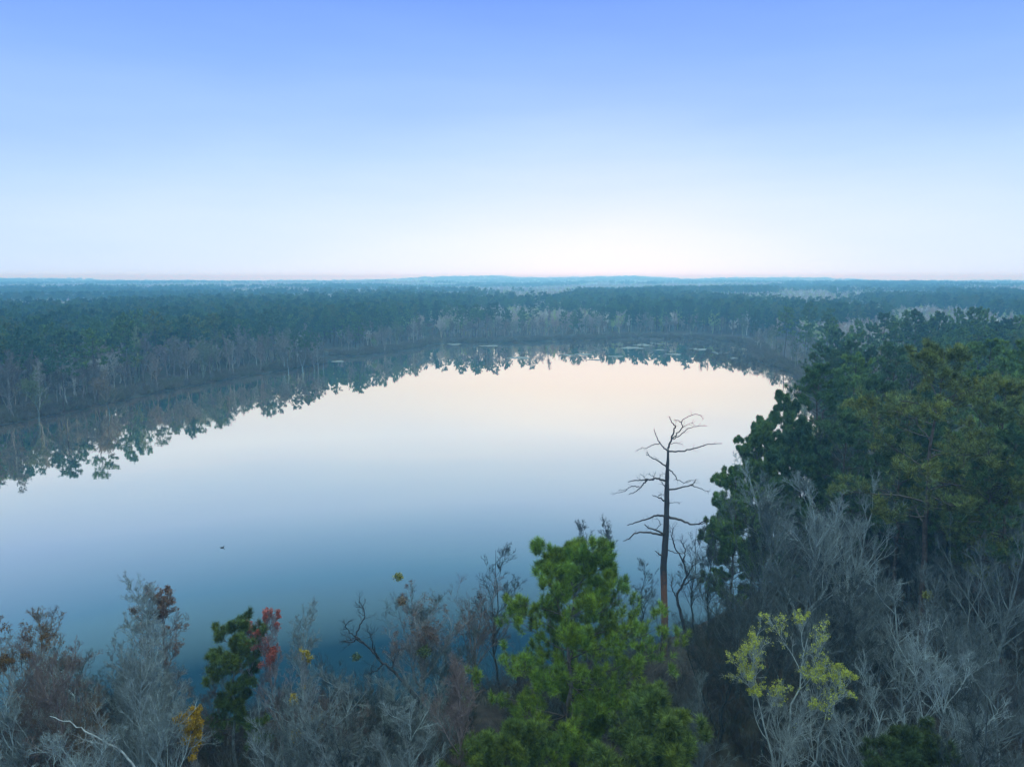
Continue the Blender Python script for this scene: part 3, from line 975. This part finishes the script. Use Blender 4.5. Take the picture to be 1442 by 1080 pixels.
# ------------------------------------------------------------------ pines of the wooded slope
for a in [
    (1336, 481, 62, 'open', PINE_Y, 'tallest pine on the wooded slope, open layered crown on a long trunk', 1.0),
    (1160, 513, 90, 'round', (0.05, 0.10, 0.03), 'rounded pine at the lake edge of the slope, first of the dark pines', 1.05),
    (1106, 552, 93, 'full', PINE_G, 'leafy pine leaning over the bright water at the narrow of the lake', 0.8),
    (1070, 590, 84, 'full', PINE_G, 'bushy pine on the lake edge below the rounded first pine', 0.85),
    (1036, 655, 74, 'full', PINE_G, 'lowest bushy pine of the lake edge, its boughs over bright water', 0.85),
    (1212, 498, 102, 'round', PINE_G, 'pine between the rounded first pine and the tallest pine', 1.0),
    (1266, 485, 108, 'tall', PINE_D, 'dark pine right behind the tallest pine on its lake side', 1.1),
    (1238, 530, 82, 'round', PINE_D, 'dark pine in front of the row beside the tallest pine', 1.0),
    (1300, 545, 80, 'full', PINE_D, 'dense dark pine under the crown of the tallest pine', 0.9),
    (1395, 478, 92, 'round', PINE_G, 'green pine rising next to the tallest pine away from the lake', 1.05),
    (1436, 472, 84, 'tall', PINE_G, 'high pine at the picture edge above the wooded slope', 1.1),
    (1412, 528, 66, 'round', PINE_Y, 'olive green pine standing in front of the high edge pine', 0.95),
    (1190, 575, 76, 'round', PINE_D, 'dark pine behind the large silvery bare tree', 1.0),
    (1130, 590, 80, 'full', PINE_D, 'dense dark pine on the lake side behind the silvery bare tree', 0.95),
    (1385, 610, 60, 'tall', PINE_Y, 'olive pine with low boughs beside the trunk of the tallest pine', 1.0),
    (1275, 610, 68, 'tall', PINE_D, 'shadowy pine low between silvery bare trees and the tallest pine', 1.0),
    (1440, 600, 58, 'open', PINE_D, 'dark open pine half out of view at the picture edge', 1.0),
]:
    near_pine(*a[:6], wide=a[6])
fr = random.Random(23)
LP = 'dark pine packed into the middle of the wooded slope'
for i in range(14):
    px, Y = fr.uniform(1150, 1460), fr.uniform(95, 150)
    near_pine(px, fr.uniform(490, 520) if Y < 125 else fr.uniform(478, 495), Y, fr.choice(['tall', 'round', 'full']), fr.choice([PINE_G, PINE_D, (0.12, 0.17, 0.06), (0.045, 0.09, 0.055)]), LP, fr.uniform(0.9, 1.1), 'pines packed on the wooded slope')

# hazy row of pines beyond the slope
LH = 'hazy blue green pine in the row beyond the wooded slope'
for px, py, Y in [(1108, 431, 225), (1141, 424, 250), (1136, 457, 200), (1118, 470, 235), (1172, 446, 225), (1180, 462, 190), (1208, 448, 240), (1225, 455, 215), (1245, 438, 235),
                  (1262, 452, 200), (1275, 436, 250), (1290, 434, 215), (1312, 446, 235), (1327, 437, 220), (1338, 455, 205), (1350, 432, 245), (1372, 430, 215), (1388, 434, 240),
                  (1380, 458, 180), (1402, 452, 195), (1420, 446, 215), (1436, 443, 200), (1168, 433, 285), (1095, 452, 270), (1152, 478, 215), (1200, 470, 180), (1295, 470, 178), (1320, 472, 185)]:
    Y = Y + 75 if px < 1155 else Y
    loc, H = stand(px, py, Y)
    o = tree('pine_tree', PF[rnd.randrange(4)], 22, loc, H, rnd.uniform(0, 6), LH, 'pine tree', (PBARK, rnd.choice([PINE_G, PINE_D])),
             'hazy pines in the row beyond the slope', rnd.uniform(0.85, 1.1))

# ------------------------------------------------------------------ trees along the opposite and far banks
fr = random.Random(31)
placed = []


def along(pts):
    seg = [(a, b, math.hypot(b[0] - a[0], b[1] - a[1])) for a, b in zip(pts[:-1], pts[1:])]
    return seg, sum(s[2] for s in seg)


def shore_row(pts, n, d0, d1, hmin, hmax, pine, label, group, cols, mind, seed):
    fr = random.Random(seed)
    seg, tot = along(pts)
    done = tries = 0
    while done < n and tries < n * 30:
        tries += 1
        s = fr.uniform(0, tot)
        for a, b, L in seg:
            if s <= L:
                break
            s -= L
        t = s / L
        nx, ny = -(b[1] - a[1]) / L, (b[0] - a[0]) / L
        d = d0 + (d1 - d0) * fr.random()
        x, y = a[0] + (b[0] - a[0]) * t + nx * d, a[1] + (b[1] - a[1]) * t + ny * d
        sd = float(shore_dist([x], [y])[0])
        if sd < d0 * 0.6 or abs(x) > y * 0.74 + 4 or any((x - p) ** 2 + (y - q) ** 2 < mind * mind for p, q in placed):
            continue
        placed.append((x, y))
        done += 1
        H = fr.uniform(hmin, hmax) * (0.88 + 0.24 * float(vnoise(x / 30, y / 30, 77)))
        pr = fr.choice(PF if pine else BF)
        c = fr.choice(cols)
        tree('pine_tree' if pine else 'bare_tree', pr, 22 if pine else 15, (x, y, gz(x, y) - 0.1), H, fr.uniform(0, 6.28), label,
             'pine tree' if pine else 'bare tree', (PBARK if pine else tuple(q * 1.15 for q in c), c), group, fr.uniform(0.85, 1.15))


FARC = [(0.24, 0.21, 0.185), (0.32, 0.28, 0.25), (0.24, 0.195, 0.185), (0.20, 0.22, 0.14), (0.28, 0.215, 0.19), (0.40, 0.37, 0.33)]
OPP = LEFT_SHORE[2:]
shore_row(OPP[:11], 26, 12, 34, 17, 22, True, 'pine standing among bare trees in the wood along the opposite bank', 'pines on the opposite bank', [PINE_G, PINE_D, PINE_Y], 4.5, 1)
shore_row(OPP[:12], 58, 1.5, 11, 10, 15, False, 'leafless tree at the front of the wood along the opposite bank', 'bare trees on the opposite bank', FARC, 2.3, 2)
shore_row(OPP[:12], 24, 11, 24, 12, 16, False, 'leafless tree deeper in the wood along the opposite bank', 'bare trees deeper behind the opposite bank', FARC, 3.6, 3)
shore_row(OPP[8:], 26, 8, 40, 14, 18, True, 'pine on the wooded point where the opposite bank turns', 'pines on the wooded point', [PINE_G, PINE_D], 4.5, 4)
shore_row(OPP[9:], 28, 2, 20, 10, 14, False, 'leafless tree on the wooded point where the opposite bank turns', 'bare trees on the wooded point', FARC, 3.2, 5)
FARL = [OPP[-1]] + FAR_SHORE
shore_row(FARL, 26, 14, 42, 14, 19, True, 'hazy pine in the wood at the far end of the lake', 'pines at the far end of the lake', [PINE_G, PINE_D], 4.0, 6)
shore_row(FARL, 34, 3, 24, 11, 15, False, 'hazy leafless tree in the wood at the far end of the lake', 'bare trees at the far end of the lake', FARC, 3.2, 7)

shore_row(RIGHT_SHORE[:6], 24, 2, 26, 9, 14, False, 'hazy leafless tree on the bank below the hazy pine row', 'bare trees below the hazy pine row', FARC, 3.0, 8)

for k, (px, py, Y) in enumerate([(404, 478, 268), (415, 470, 276), (424, 480, 272), (433, 474, 281), (441, 482, 278), (447, 478, 284), (453, 487, 284), (398, 470, 282), (428, 466, 290), (444, 470, 292)]):
    loc, H = stand(px, py, Y)
    pn = k in (1, 3, 8, 9)
    tree('pine_tree' if pn else 'bare_tree', PF[k % 4] if pn else BF[k % 5], 22 if pn else 15, loc, H, k * 1.3,
         'pine rising at the very tip of the wooded point' if pn else 'pale leafless tree at the very tip of the wooded point',
         'pine tree' if pn else 'bare tree', (PBARK, (PINE_G, PINE_D)[k % 2]) if pn else (PALE, FARC[k % 6]), 'pines at the tip of the point' if pn else 'bare trees at the tip of the point')

# a few that stand out on the opposite bank
for px, py, Y, kind, col, lb in [(130, 462, 205, 1, PINE_G, 'broad pine standing tallest over the opposite bank, beside a pale tree'),
                                 (82, 487, 192, 3, PINE_D, 'dark flat topped pine close to the broad tallest pine of the opposite bank'),
                                 (437, 460, 300, 0, PINE_D, 'lone dark pine above bare trees near the end of the opposite bank'),
                                 (322, 428, 330, 2, PINE_D, 'high dark pine behind the bare wood of the opposite bank')]:
    loc, H = stand(px, py, Y)
    tree('pine_tree', PF[kind], 22, loc, H, 1.0, lb, 'pine tree', (PBARK, col), None, 1.15)
for px, py, Y, col, lb in [(150, 515, 190, (0.30, 0.22, 0.15), 'tan leafed bare tree in front of the broad pine on the opposite bank'),
                           (186, 466, 235, (0.34, 0.36, 0.16), 'slim yellow green budding tree behind the tan tree on the opposite bank'),
                           (50, 515, 180, (0.17, 0.19, 0.08), 'olive budding tree at the waterside of the opposite bank'),
                           (118, 460, 240, (0.42, 0.40, 0.38), 'whitish bare tree just behind the broad tallest pine of the opposite bank'),
                           (395, 422, 520, (0.36, 0.42, 0.14), 'fresh lime green tree standing in the woods far behind the opposite bank'),
                           (455, 425, 540, (0.30, 0.38, 0.14), 'second lime green tree far behind the bank, nearer the lake head'),
                           (528, 472, 345, (0.30, 0.38, 0.14), 'small lime green tree at the water on the wooded point'),
                           (1252, 483, 190, (0.34, 0.25, 0.17), 'tan leafless tree in front of the hazy pine row'),
                           (1285, 478, 200, (0.30, 0.24, 0.19), 'brown grey leafless tree behind the tallest pine, before the hazy row')]:
    loc, H = stand(px, py, Y)
    H = min(H, 19)
    tree('bare_tree', BF[0] if 'slim' not in lb else BF[1], 15, loc, H, 1.0, lb, 'bare tree', (GREY, col), None, 1.1)

# ------------------------------------------------------------------ stuff: distant woods, brush, marsh
def instancer(name, pts, scl, rot, protos, label, seedpick=1, thin=None):
    """one object whose geometry nodes stand prototype meshes on its points"""
    pc = bpy.data.collections.new(name + '_kinds')
    for k, (me, c) in enumerate(protos):
        o = bpy.data.objects.new('%s_kind' % name, me)
        o.color = (*c, 1)
        pc.objects.link(o)
    me = bpy.data.meshes.new(name)
    me.vertices.add(len(pts))
    me.vertices.foreach_set('co', np.asarray(pts, np.float32).ravel())
    for an, arr in (('size', scl), ('turn', rot)):
        at = me.attributes.new(an, 'FLOAT', 'POINT')
        at.data.foreach_set('value', np.asarray(arr, np.float32))
    at = me.attributes.new('pick', 'INT', 'POINT')
    at.data.foreach_set('value', np.random.default_rng(seedpick).integers(0, len(protos), len(pts)).astype(np.int32))
    o = link(name, me)
    ng = bpy.data.node_groups.new(name, 'GeometryNodeTree')
    ng.interface.new_socket('Geometry', in_out='INPUT', socket_type='NodeSocketGeometry')
    ng.interface.new_socket('Geometry', in_out='OUTPUT', socket_type='NodeSocketGeometry')
    gi, go = ng.nodes.new('NodeGroupInput'), ng.nodes.new('NodeGroupOutput')
    ip = ng.nodes.new('GeometryNodeInstanceOnPoints')
    ci = ng.nodes.new('GeometryNodeCollectionInfo')
    ci.inputs['Collection'].default_value = pc
    ci.inputs['Separate Children'].default_value = True
    ci.inputs['Reset Children'].default_value = True

    def attr(nm, ty):
        n = ng.nodes.new('GeometryNodeInputNamedAttribute')
        n.data_type = ty
        n.inputs['Name'].default_value = nm
        return n.outputs['Attribute']
    L = ng.links.new
    L(gi.outputs[0], ip.inputs['Points'])
    L(ci.outputs[0], ip.inputs['Instance'])
    ip.inputs['Pick Instance'].default_value = True
    L(attr('pick', 'INT'), ip.inputs['Instance Index'])
    cx = ng.nodes.new('ShaderNodeCombineXYZ')
    L(attr('turn', 'FLOAT'), cx.inputs['Z'])
    er = ng.nodes.new('FunctionNodeEulerToRotation')
    L(cx.outputs[0], er.inputs[0])
    L(er.outputs[0], ip.inputs['Rotation'])
    L(attr('size', 'FLOAT'), ip.inputs['Scale'])
    L(ip.outputs[0], go.inputs[0])
    md = o.modifiers.new('stand', 'NODES')
    md.node_group = ng
    tag(o, label, None, None, 'stuff')
    return o


rg = np.random.default_rng(99)


def merged(trunk, crown):
    """trunk and crown of a prototype joined into one mesh for the far woods"""
    b = Buf()
    mats = []
    for me in (trunk, crown):
        v = np.empty(len(me.vertices) * 3, np.float32)
        me.vertices.foreach_get('co', v)
        v = v.reshape(-1, 3)
        off = len(mats)
        mats += list(me.materials)
        lt = np.empty(len(me.polygons), np.int32)
        me.polygons.foreach_get('loop_total', lt)
        mi = np.empty(len(me.polygons), np.int32)
        me.polygons.foreach_get('material_index', mi)
        li = np.empty(len(me.loops), np.int32)
        me.loops.foreach_get('vertex_index', li)
        f = li.reshape(-1, 4)                     # all prototypes are quads
        start = b.n
        b.v.append(v)
        b.f.append(f + start)
        b.m.append(mi + off)
        b.smooth.append(np.zeros(len(f), bool))
        b.n += len(v)
    return b.mesh('far_tree', mats)


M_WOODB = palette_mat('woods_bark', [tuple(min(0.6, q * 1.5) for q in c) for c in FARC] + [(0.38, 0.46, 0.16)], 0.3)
M_WOODP = palette_mat('woods_needles', [PINE_G, PINE_D, PINE_D, PINE_G, PINE_Y], 0.3)
M_BRUSH = palette_mat('brush_bark', [(0.06, 0.054, 0.05), (0.08, 0.065, 0.055), (0.10, 0.10, 0.095), (0.05, 0.055, 0.04)], 0.8)
M_BANK = palette_mat('bank_brush_bark', [(0.17, 0.14, 0.11), (0.13, 0.11, 0.095), (0.14, 0.135, 0.09)], 0.8)
M_REED = palette_mat('reed_stalks', [(0.10, 0.085, 0.06), (0.08, 0.07, 0.06), (0.13, 0.11, 0.07)], 1.0)


def recoloured(me, mats):
    for k, m in enumerate(mats):
        me.materials[k] = m
    return me


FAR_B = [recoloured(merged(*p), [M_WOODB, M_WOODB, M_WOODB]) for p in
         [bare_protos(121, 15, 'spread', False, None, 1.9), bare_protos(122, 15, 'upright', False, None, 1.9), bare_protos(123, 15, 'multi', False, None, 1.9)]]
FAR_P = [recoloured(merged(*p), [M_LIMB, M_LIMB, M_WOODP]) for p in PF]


def patch_mesh(pr, n, area, seed, hs):
    """a clump of small trees for the farthest woods"""
    r = np.random.default_rng(seed)
    b = Buf()
    mats = None
    srcs = []
    for me in pr:
        v = np.empty(len(me.vertices) * 3, np.float32)
        me.vertices.foreach_get('co', v)
        mi = np.empty(len(me.polygons), np.int32)
        me.polygons.foreach_get('material_index', mi)
        li = np.empty(len(me.loops), np.int32)
        me.loops.foreach_get('vertex_index', li)
        srcs.append((v.reshape(-1, 3), li.reshape(-1, 4), mi))
        mats = list(me.materials)
    for k in range(n):
        v, f, mi = srcs[r.integers(len(srcs))]
        s = hs * r.uniform(0.75, 1.15)
        a = r.uniform(0, 6.28)
        c, q = math.cos(a), math.sin(a)
        V = np.stack([v[:, 0] * c - v[:, 1] * q, v[:, 0] * q + v[:, 1] * c, v[:, 2]], 1) * s + np.array([r.uniform(-area, area), r.uniform(-area, area), 0])
        st = b.n
        b.v.append(V.astype(np.float32))
        b.f.append(f + st)
        b.m.append(mi)
        b.smooth.append(np.zeros(len(f), bool))
        b.n += len(V)
    return b.mesh('far_clump', mats)


def scatter(n, r0, r1, halfaz, power=1.0):
    a = np.radians(rg.uniform(-halfaz, halfaz, n))
    r = np.sqrt(rg.uniform(r0 * r0, r1 * r1, n)) if power == 1.0 else r0 + (r1 - r0) * rg.uniform(0, 1, n) ** power
    return r * np.sin(a), r * np.cos(a)


def pine_share(x, y):
    sd = shore_dist(x, y)
    p = vnoise(x / 130 + 3, y / 110 + 8, 41) * 0.6 + vnoise(x / 45, y / 45, 42) * 0.4
    p = smooth(0.50, 0.60, p)
    belt = (x < -55) & (y > 150) & (y < 560) & (sd > 55) & (sd < 190)
    p = np.where(belt, np.maximum(p, 0.92), p)
    p = np.where((x > -60) & (x < 140) & (sd < 90) & (y > 380), p * 0.55, p)
    return p


x, y = scatter(30000, 150, 1150, 39)
x2, y2 = scatter(1500, 55, 420, 62)
out = np.abs(np.degrees(np.arctan2(x2, y2))) > 39
x, y = np.concatenate([x, x2[out]]), np.concatenate([y, y2[out]])
sd = shore_dist(x, y)
ok = (sd > np.where(x > 40, 30, 23)) & ~((x > 20) & (y < 210) & (np.hypot(x, y) < 215) & (x < y * 0.81)) & (y > 25)
x, y = x[ok], y[ok]
isp = rg.uniform(0, 1, len(x)) < pine_share(x, y)
z = ground(x, y)
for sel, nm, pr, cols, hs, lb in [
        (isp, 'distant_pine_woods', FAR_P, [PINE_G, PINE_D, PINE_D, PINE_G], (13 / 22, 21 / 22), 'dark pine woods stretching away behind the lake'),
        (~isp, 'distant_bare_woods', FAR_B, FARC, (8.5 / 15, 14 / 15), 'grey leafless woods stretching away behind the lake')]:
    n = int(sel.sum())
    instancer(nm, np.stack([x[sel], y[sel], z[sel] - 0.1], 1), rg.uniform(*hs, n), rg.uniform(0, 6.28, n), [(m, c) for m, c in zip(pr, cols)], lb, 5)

# beyond: clumps out to the horizon
CL_P = [patch_mesh(FAR_P, 9, 13, 70 + k, 0.72) for k in range(2)]
CL_B = [patch_mesh(FAR_B, 9, 13, 80 + k, 0.92) for k in range(2)]
x, y = scatter(14000, 1130, 4500, 39, 1.2)
p = vnoise(x / 330 + 1, y / 300 + 2, 51) * 0.65 + vnoise(x / 90, y / 90, 52) * 0.35
isp = rg.uniform(0, 1, len(x)) < smooth(0.43, 0.53, p)
open_ = vnoise(x / 260 + 9, y / 180 + 4, 61) > 0.78            # clearings
keep = ~open_ | (np.hypot(x, y) > 2600)
z = ground(x, y)
for sel, nm, pr, cols, lb in [(isp & keep, 'horizon_pine_woods', CL_P, [PINE_D, PINE_G], 'pine woods out to the hazy horizon'),
                              (~isp & keep, 'horizon_bare_woods', CL_B, FARC[:2], 'leafless woods out to the hazy horizon')]:
    n = int(sel.sum())
    instancer(nm, np.stack([x[sel], y[sel], z[sel] - 0.1], 1), rg.uniform(0.8, 1.1, n), rg.uniform(0, 6.28, n), [(m, c) for m, c in zip(pr, cols)], lb, 6)


# brush
def shrub_mesh(seed, H, leafy_=False):
    r = np.random.default_rng(seed)
    b = Buf()
    st = np.zeros((9, 2, 3))
    st[:, :, :2] = r.normal(size=(9, 1, 2)) * 0.25
    st[:, 1, 2] = 0.3
    st[:, 1, :2] += r.normal(size=(9, 2)) * 0.15
    L1, par, t = sprout(r, st, 3, 0.1, 0.9, 28, H, 5, 0.22, 0.16)
    b.tubes(L1, rad_lin(len(L1), 5, 0.016, 0.4), 3)
    L2, par, t = sprout(r, L1, 7, 0.15, 1.0, 38, -0.45, 3, 0.15, 0.2)
    b.tubes(L2, rad_lin(len(L2), 3, 0.009, 0.5), 3)
    L3, par, t = sprout(r, L2, 3, 0.2, 1.0, 38, -0.6, 2, 0.15, 0.2)
    b.tubes(L3, rad_lin(len(L3), 2, 0.007, 0.5), 3)
    return b.mesh('brush', [M_BRUSH])


SHR = [shrub_mesh(91, 2.2), shrub_mesh(92, 1.6), shrub_mesh(93, 2.8)]
x, y = scatter(6500, 34, 150, 56)
sd = shore_dist(x, y)
ok = (sd > 0.4) & (np.hypot(x - sx * 0.95, y - 62) > 2.6) & (x > -70) & ~((x < -30) & (y > 100))
x, y = x[ok], y[ok]
n = len(x)
instancer('undergrowth', np.stack([x, y, ground(x, y) - 0.05], 1), rg.uniform(0.6, 1.5, n), rg.uniform(0, 6.28, n),
          [(SHR[0], (0.13, 0.12, 0.115)), (SHR[1], (0.17, 0.14, 0.12)), (SHR[2], (0.20, 0.20, 0.20))], 'tangled leafless brush under the near trees', 8)


def bank_points(pts, per_m, d0, d1, seed):
    r = np.random.default_rng(seed)
    seg, tot = along(pts)
    out = []
    for a, b, L in seg:
        k = int(L * per_m)
        t, d = r.uniform(0, 1, k), r.uniform(d0, d1, k)
        out.append(np.stack([a[0] + (b[0] - a[0]) * t - (b[1] - a[1]) / L * d, a[1] + (b[1] - a[1]) * t + (b[0] - a[0]) / L * d], 1))
    return np.concatenate(out)


q = bank_points(OPP + FAR_SHORE + RIGHT_SHORE[:6], 4.5, -0.5, 9, 3)
sd = shore_dist(q[:, 0], q[:, 1])
q = q[sd > 0.1]
SHF = []
for s in (94, 95):
    r_ = np.random.default_rng(s)
    b_ = Buf()
    st_ = np.zeros((9, 2, 3))
    st_[:, :, :2] = r_.normal(size=(9, 1, 2)) * 0.5
    st_[:, 1, 2] = 0.3
    a_, _, _ = sprout(r_, st_, 3, 0.1, 0.9, 35, 1.8, 4, 0.2, 0.2)
    b_.tubes(a_, rad_lin(len(a_), 4, 0.03, 0.4), 3)
    a2, _, _ = sprout(r_, a_, 6, 0.1, 1.0, 40, -0.5, 2, 0.1, 0.2)
    b_.tubes(a2, rad_lin(len(a2), 2, 0.022, 0.6), 3)
    SHF.append(b_.mesh('bank_brush', [M_BANK]))
instancer('bank_undergrowth', np.stack([q[:, 0], q[:, 1], ground(q[:, 0], q[:, 1]) - 0.05], 1), rg.uniform(0.5, 1.4, len(q)), rg.uniform(0, 6.28, len(q)),
          [(SHF[0], (0.24, 0.19, 0.15)), (SHF[1], (0.19, 0.16, 0.14))], 'low brown brush fringing the opposite and far banks', 9)

# marsh: reed tussocks and stubs standing in the shallows at the head of the lake
def tussock(seed, n, h, w):
    r = np.random.default_rng(seed)
    b = Buf()
    p = np.zeros((n, 3, 3))
    p[:, :, :2] = r.normal(size=(n, 1, 2)) * w
    hh = h * r.uniform(0.5, 1.1, n)
    p[:, 1, 2], p[:, 2, 2] = hh * 0.6, hh
    p[:, 1, :2] += r.normal(size=(n, 2)) * 0.06
    p[:, 2, :2] += r.normal(size=(n, 2)) * 0.2
    p[:, 0, 2] = -0.3
    b.tubes(p, rad_lin(n, 3, 0.035, 0.4), 3)
    return b.mesh('tussock', [M_REED])


TUS = [tussock(1, 40, 1.0, 0.4), tussock(2, 18, 1.8, 0.3), tussock(3, 60, 0.6, 0.8)]
pp = []
mr = random.Random(12)
while len(pp) < 520:
    px, py = mr.uniform(955, 1112), mr.gauss(504, 11)
    lo = 483 if px < 1050 else 495
    edge = 496 + max(0, px - 960) * 0.28
    if py < lo or py > edge + mr.uniform(-12, 14):
        continue
    if mr.random() > 0.25 + (px - 955) / 150:
        continue
    pp.append(on_plane(px, py)[:2])
for k in range(300):
    px, py = mr.uniform(800, 1050), mr.uniform(476, 489)
    pp.append(on_plane(px, py)[:2])
pp = np.array(pp)
pp = pp[shore_dist(pp[:, 0], pp[:, 1]) < 0.5]
instancer('marsh_reeds', np.concatenate([pp, np.zeros((len(pp), 1))], 1), rg.uniform(0.5, 1.3, len(pp)), rg.uniform(0, 6.28, len(pp)),
          [(TUS[0], (0.10, 0.085, 0.06)), (TUS[1], (0.08, 0.07, 0.06)), (TUS[2], (0.13, 0.11, 0.07))], 'reed tussocks and stubs standing in the shallows at the head of the lake', 4)

# floating mats of pale weed
M_MAT = plain_mat('weed_mat', (0.20, 0.20, 0.185), (0.13, 0.14, 0.11), 0.7)
MATS = [(732, 504, 30, 1.6), (476, 509, 16, 1.0), (800, 500, 14, 1.0), (822, 499, 22, 1.2), (868, 502, 20, 0.9), (838, 507, 18, 0.8), (890, 490, 30, 1.4), (905, 486, 26, 1.3), (925, 484, 20, 1.0),
        (690, 487, 26, 0.8), (640, 485, 18, 0.8), (985, 492, 26, 1.4), (1015, 497, 22, 1.4), (950, 499, 18, 1.0), (1035, 505, 14, 1.6), (930, 493, 14, 0.7)]
for i, (px, py, w, h) in enumerate(MATS):
    c, e = on_plane(px, py), on_plane(px + w * 0.5, py)
    rx = abs(e[0] - c[0])
    ry = abs(on_plane(px, py - h)[1] - c[1])
    b = Buf()
    n = 40
    th = np.arange(n) * 2 * np.pi / n
    r_ = np.random.default_rng(i)
    wob = 1 + 0.25 * np.sin(th * 3 + r_.uniform(0, 6)) + 0.18 * np.sin(th * 7 + r_.uniform(0, 6)) + r_.normal(size=n) * 0.08
    rim = np.stack([np.cos(th) * rx * wob, np.sin(th) * ry * wob, np.full(n, 0.03)], 1)
    inn = rim * np.array([0.9, 0.9, 1]) + np.array([0, 0, 0.05])
    low = rim - np.array([0, 0, 0.12])
    k = np.arange(n)
    k1 = (k + 1) % n
    b.add(np.concatenate([low, rim, inn]), np.concatenate([np.stack([k, k1, k1 + n, k + n], 1), np.stack([k + n, k1 + n, k1 + 2 * n, k + 2 * n], 1)]))
    b.f.append((np.arange(n) + 2 * n)[None])
    b.m.append(np.zeros(1, np.int32))
    b.smooth.append(np.zeros(1, bool))
    o = link('weed_mat', b.mesh('weed_mat', [M_MAT]))
    o.location = (c[0], c[1], 0)
    tag(o, 'broad pale weed mat lying alone on the dark water of the bay' if i == 0 else 'small pale weed mat off the tip of the opposite bank' if i == 1 else
        'pale streak of floating weed near the head of the lake', 'weed mat', None if i < 2 else 'floating weed streaks at the head of the lake')

# mistletoe balls in the bare trees
M_MIST = make_object_colour_mat('mistletoe_leaves', 3.0, 0.6, 1.4, 0.6)
for px, py, Y, s, col, lb in [(561, 812, 50, 0.34, (0.16, 0.16, 0.04), 'round yellow green mistletoe clump on the top of a bare tree by the water'),
                              (597, 917, 48, 0.5, (0.06, 0.085, 0.03), 'dark green mistletoe clump inside the large grey tree'),
                              (566, 846, 49.5, 0.3, (0.16, 0.10, 0.05), 'brown clump of old leaves below the topmost mistletoe ball'),
                              (1306, 838, 47, 0.26, (0.14, 0.14, 0.03), 'small yellow green mistletoe clump over the dark wooded slope'),
                              (502, 925, 47, 0.26, (0.07, 0.10, 0.05), 'small mistletoe clump hanging on the dark leaning tree')]:
    p = at_range(px, py, Y)
    r_ = np.random.default_rng(px)
    b = Buf()
    n = 420
    dirs = unit(r_.normal(size=(n, 3)))
    leaf_cards(r_, b, dirs * s * r_.uniform(0.2, 1.0, (n, 1)) * np.array([1, 1, 0.8]), 0.07)
    o = link('mistletoe', b.mesh('mistletoe', [M_MIST]), None, col)
    o.location = p
    tag(o, lb, 'mistletoe')

# a water bird
bd = Buf()
xs = np.linspace(-0.3, 0.3, 9)
rr_ = np.array([0.02, 0.07, 0.12, 0.145, 0.15, 0.14, 0.11, 0.06, 0.015])
body = np.stack([xs, np.zeros(9), np.array([0.12, 0.09, 0.06, 0.05, 0.05, 0.05, 0.07, 0.09, 0.10])], 1)[None]
bd.tubes(body, rr_[None], 10)
neck = np.array([[0.22, 0, 0.12], [0.26, 0, 0.2], [0.28, 0, 0.28], [0.31, 0, 0.33], [0.36, 0, 0.335], [0.39, 0, 0.33], [0.46, 0, 0.315]])[None]
bd.tubes(neck, np.array([[0.06, 0.05, 0.045, 0.06, 0.055, 0.025, 0.012]]), 8)
tail = np.array([[-0.28, 0, 0.12], [-0.36, 0, 0.16], [-0.42, 0, 0.2]])[None]
bd.tubes(tail, np.array([[0.05, 0.035, 0.01]]), 6)
duck = link('water_bird', bd.mesh('water_bird', [plain_mat('bird_plumage', (0.03, 0.028, 0.026), (0.06, 0.05, 0.04), 6.0)]))
dp = on_plane(313, 771)
duck.location = (dp[0], dp[1], -0.02)
duck.scale = (0.75,) * 3
duck.rotation_euler = (0, 0, 0.3)
tag(duck, 'small dark water bird floating alone on the open lake', 'water bird')

# ------------------------------------------------------------------ air
hz = Buf()
X0, X1, Y0, Y1, Z0, Z1 = -7500, 7500, -7500, 7500, -75, CAM_H + 7.0
hz.add([(X0, Y0, Z0), (X1, Y0, Z0), (X1, Y1, Z0), (X0, Y1, Z0), (X0, Y0, Z1), (X1, Y0, Z1), (X1, Y1, Z1), (X0, Y1, Z1)],
       [(0, 3, 2, 1), (4, 5, 6, 7), (0, 1, 5, 4), (1, 2, 6, 5), (2, 3, 7, 6), (3, 0, 4, 7)])
mh = bpy.data.materials.new('haze')
mh.use_nodes = True
mh.node_tree.nodes.clear()
pv = node(mh.node_tree, 'ShaderNodeVolumePrincipled')
pv.inputs['Density'].default_value = 0.00062
pv.inputs['Color'].default_value = (0.22, 0.64, 1.0, 1)
pv.inputs['Absorption Color'].default_value = (1, 1, 1, 1)
pv.inputs['Anisotropy'].default_value = 0.45
oh = node(mh.node_tree, 'ShaderNodeOutputMaterial')
mh.node_tree.links.new(pv.outputs[0], oh.inputs['Volume'])
haze = link('haze', hz.mesh('haze', [mh]))
tag(haze, kind='stuff')
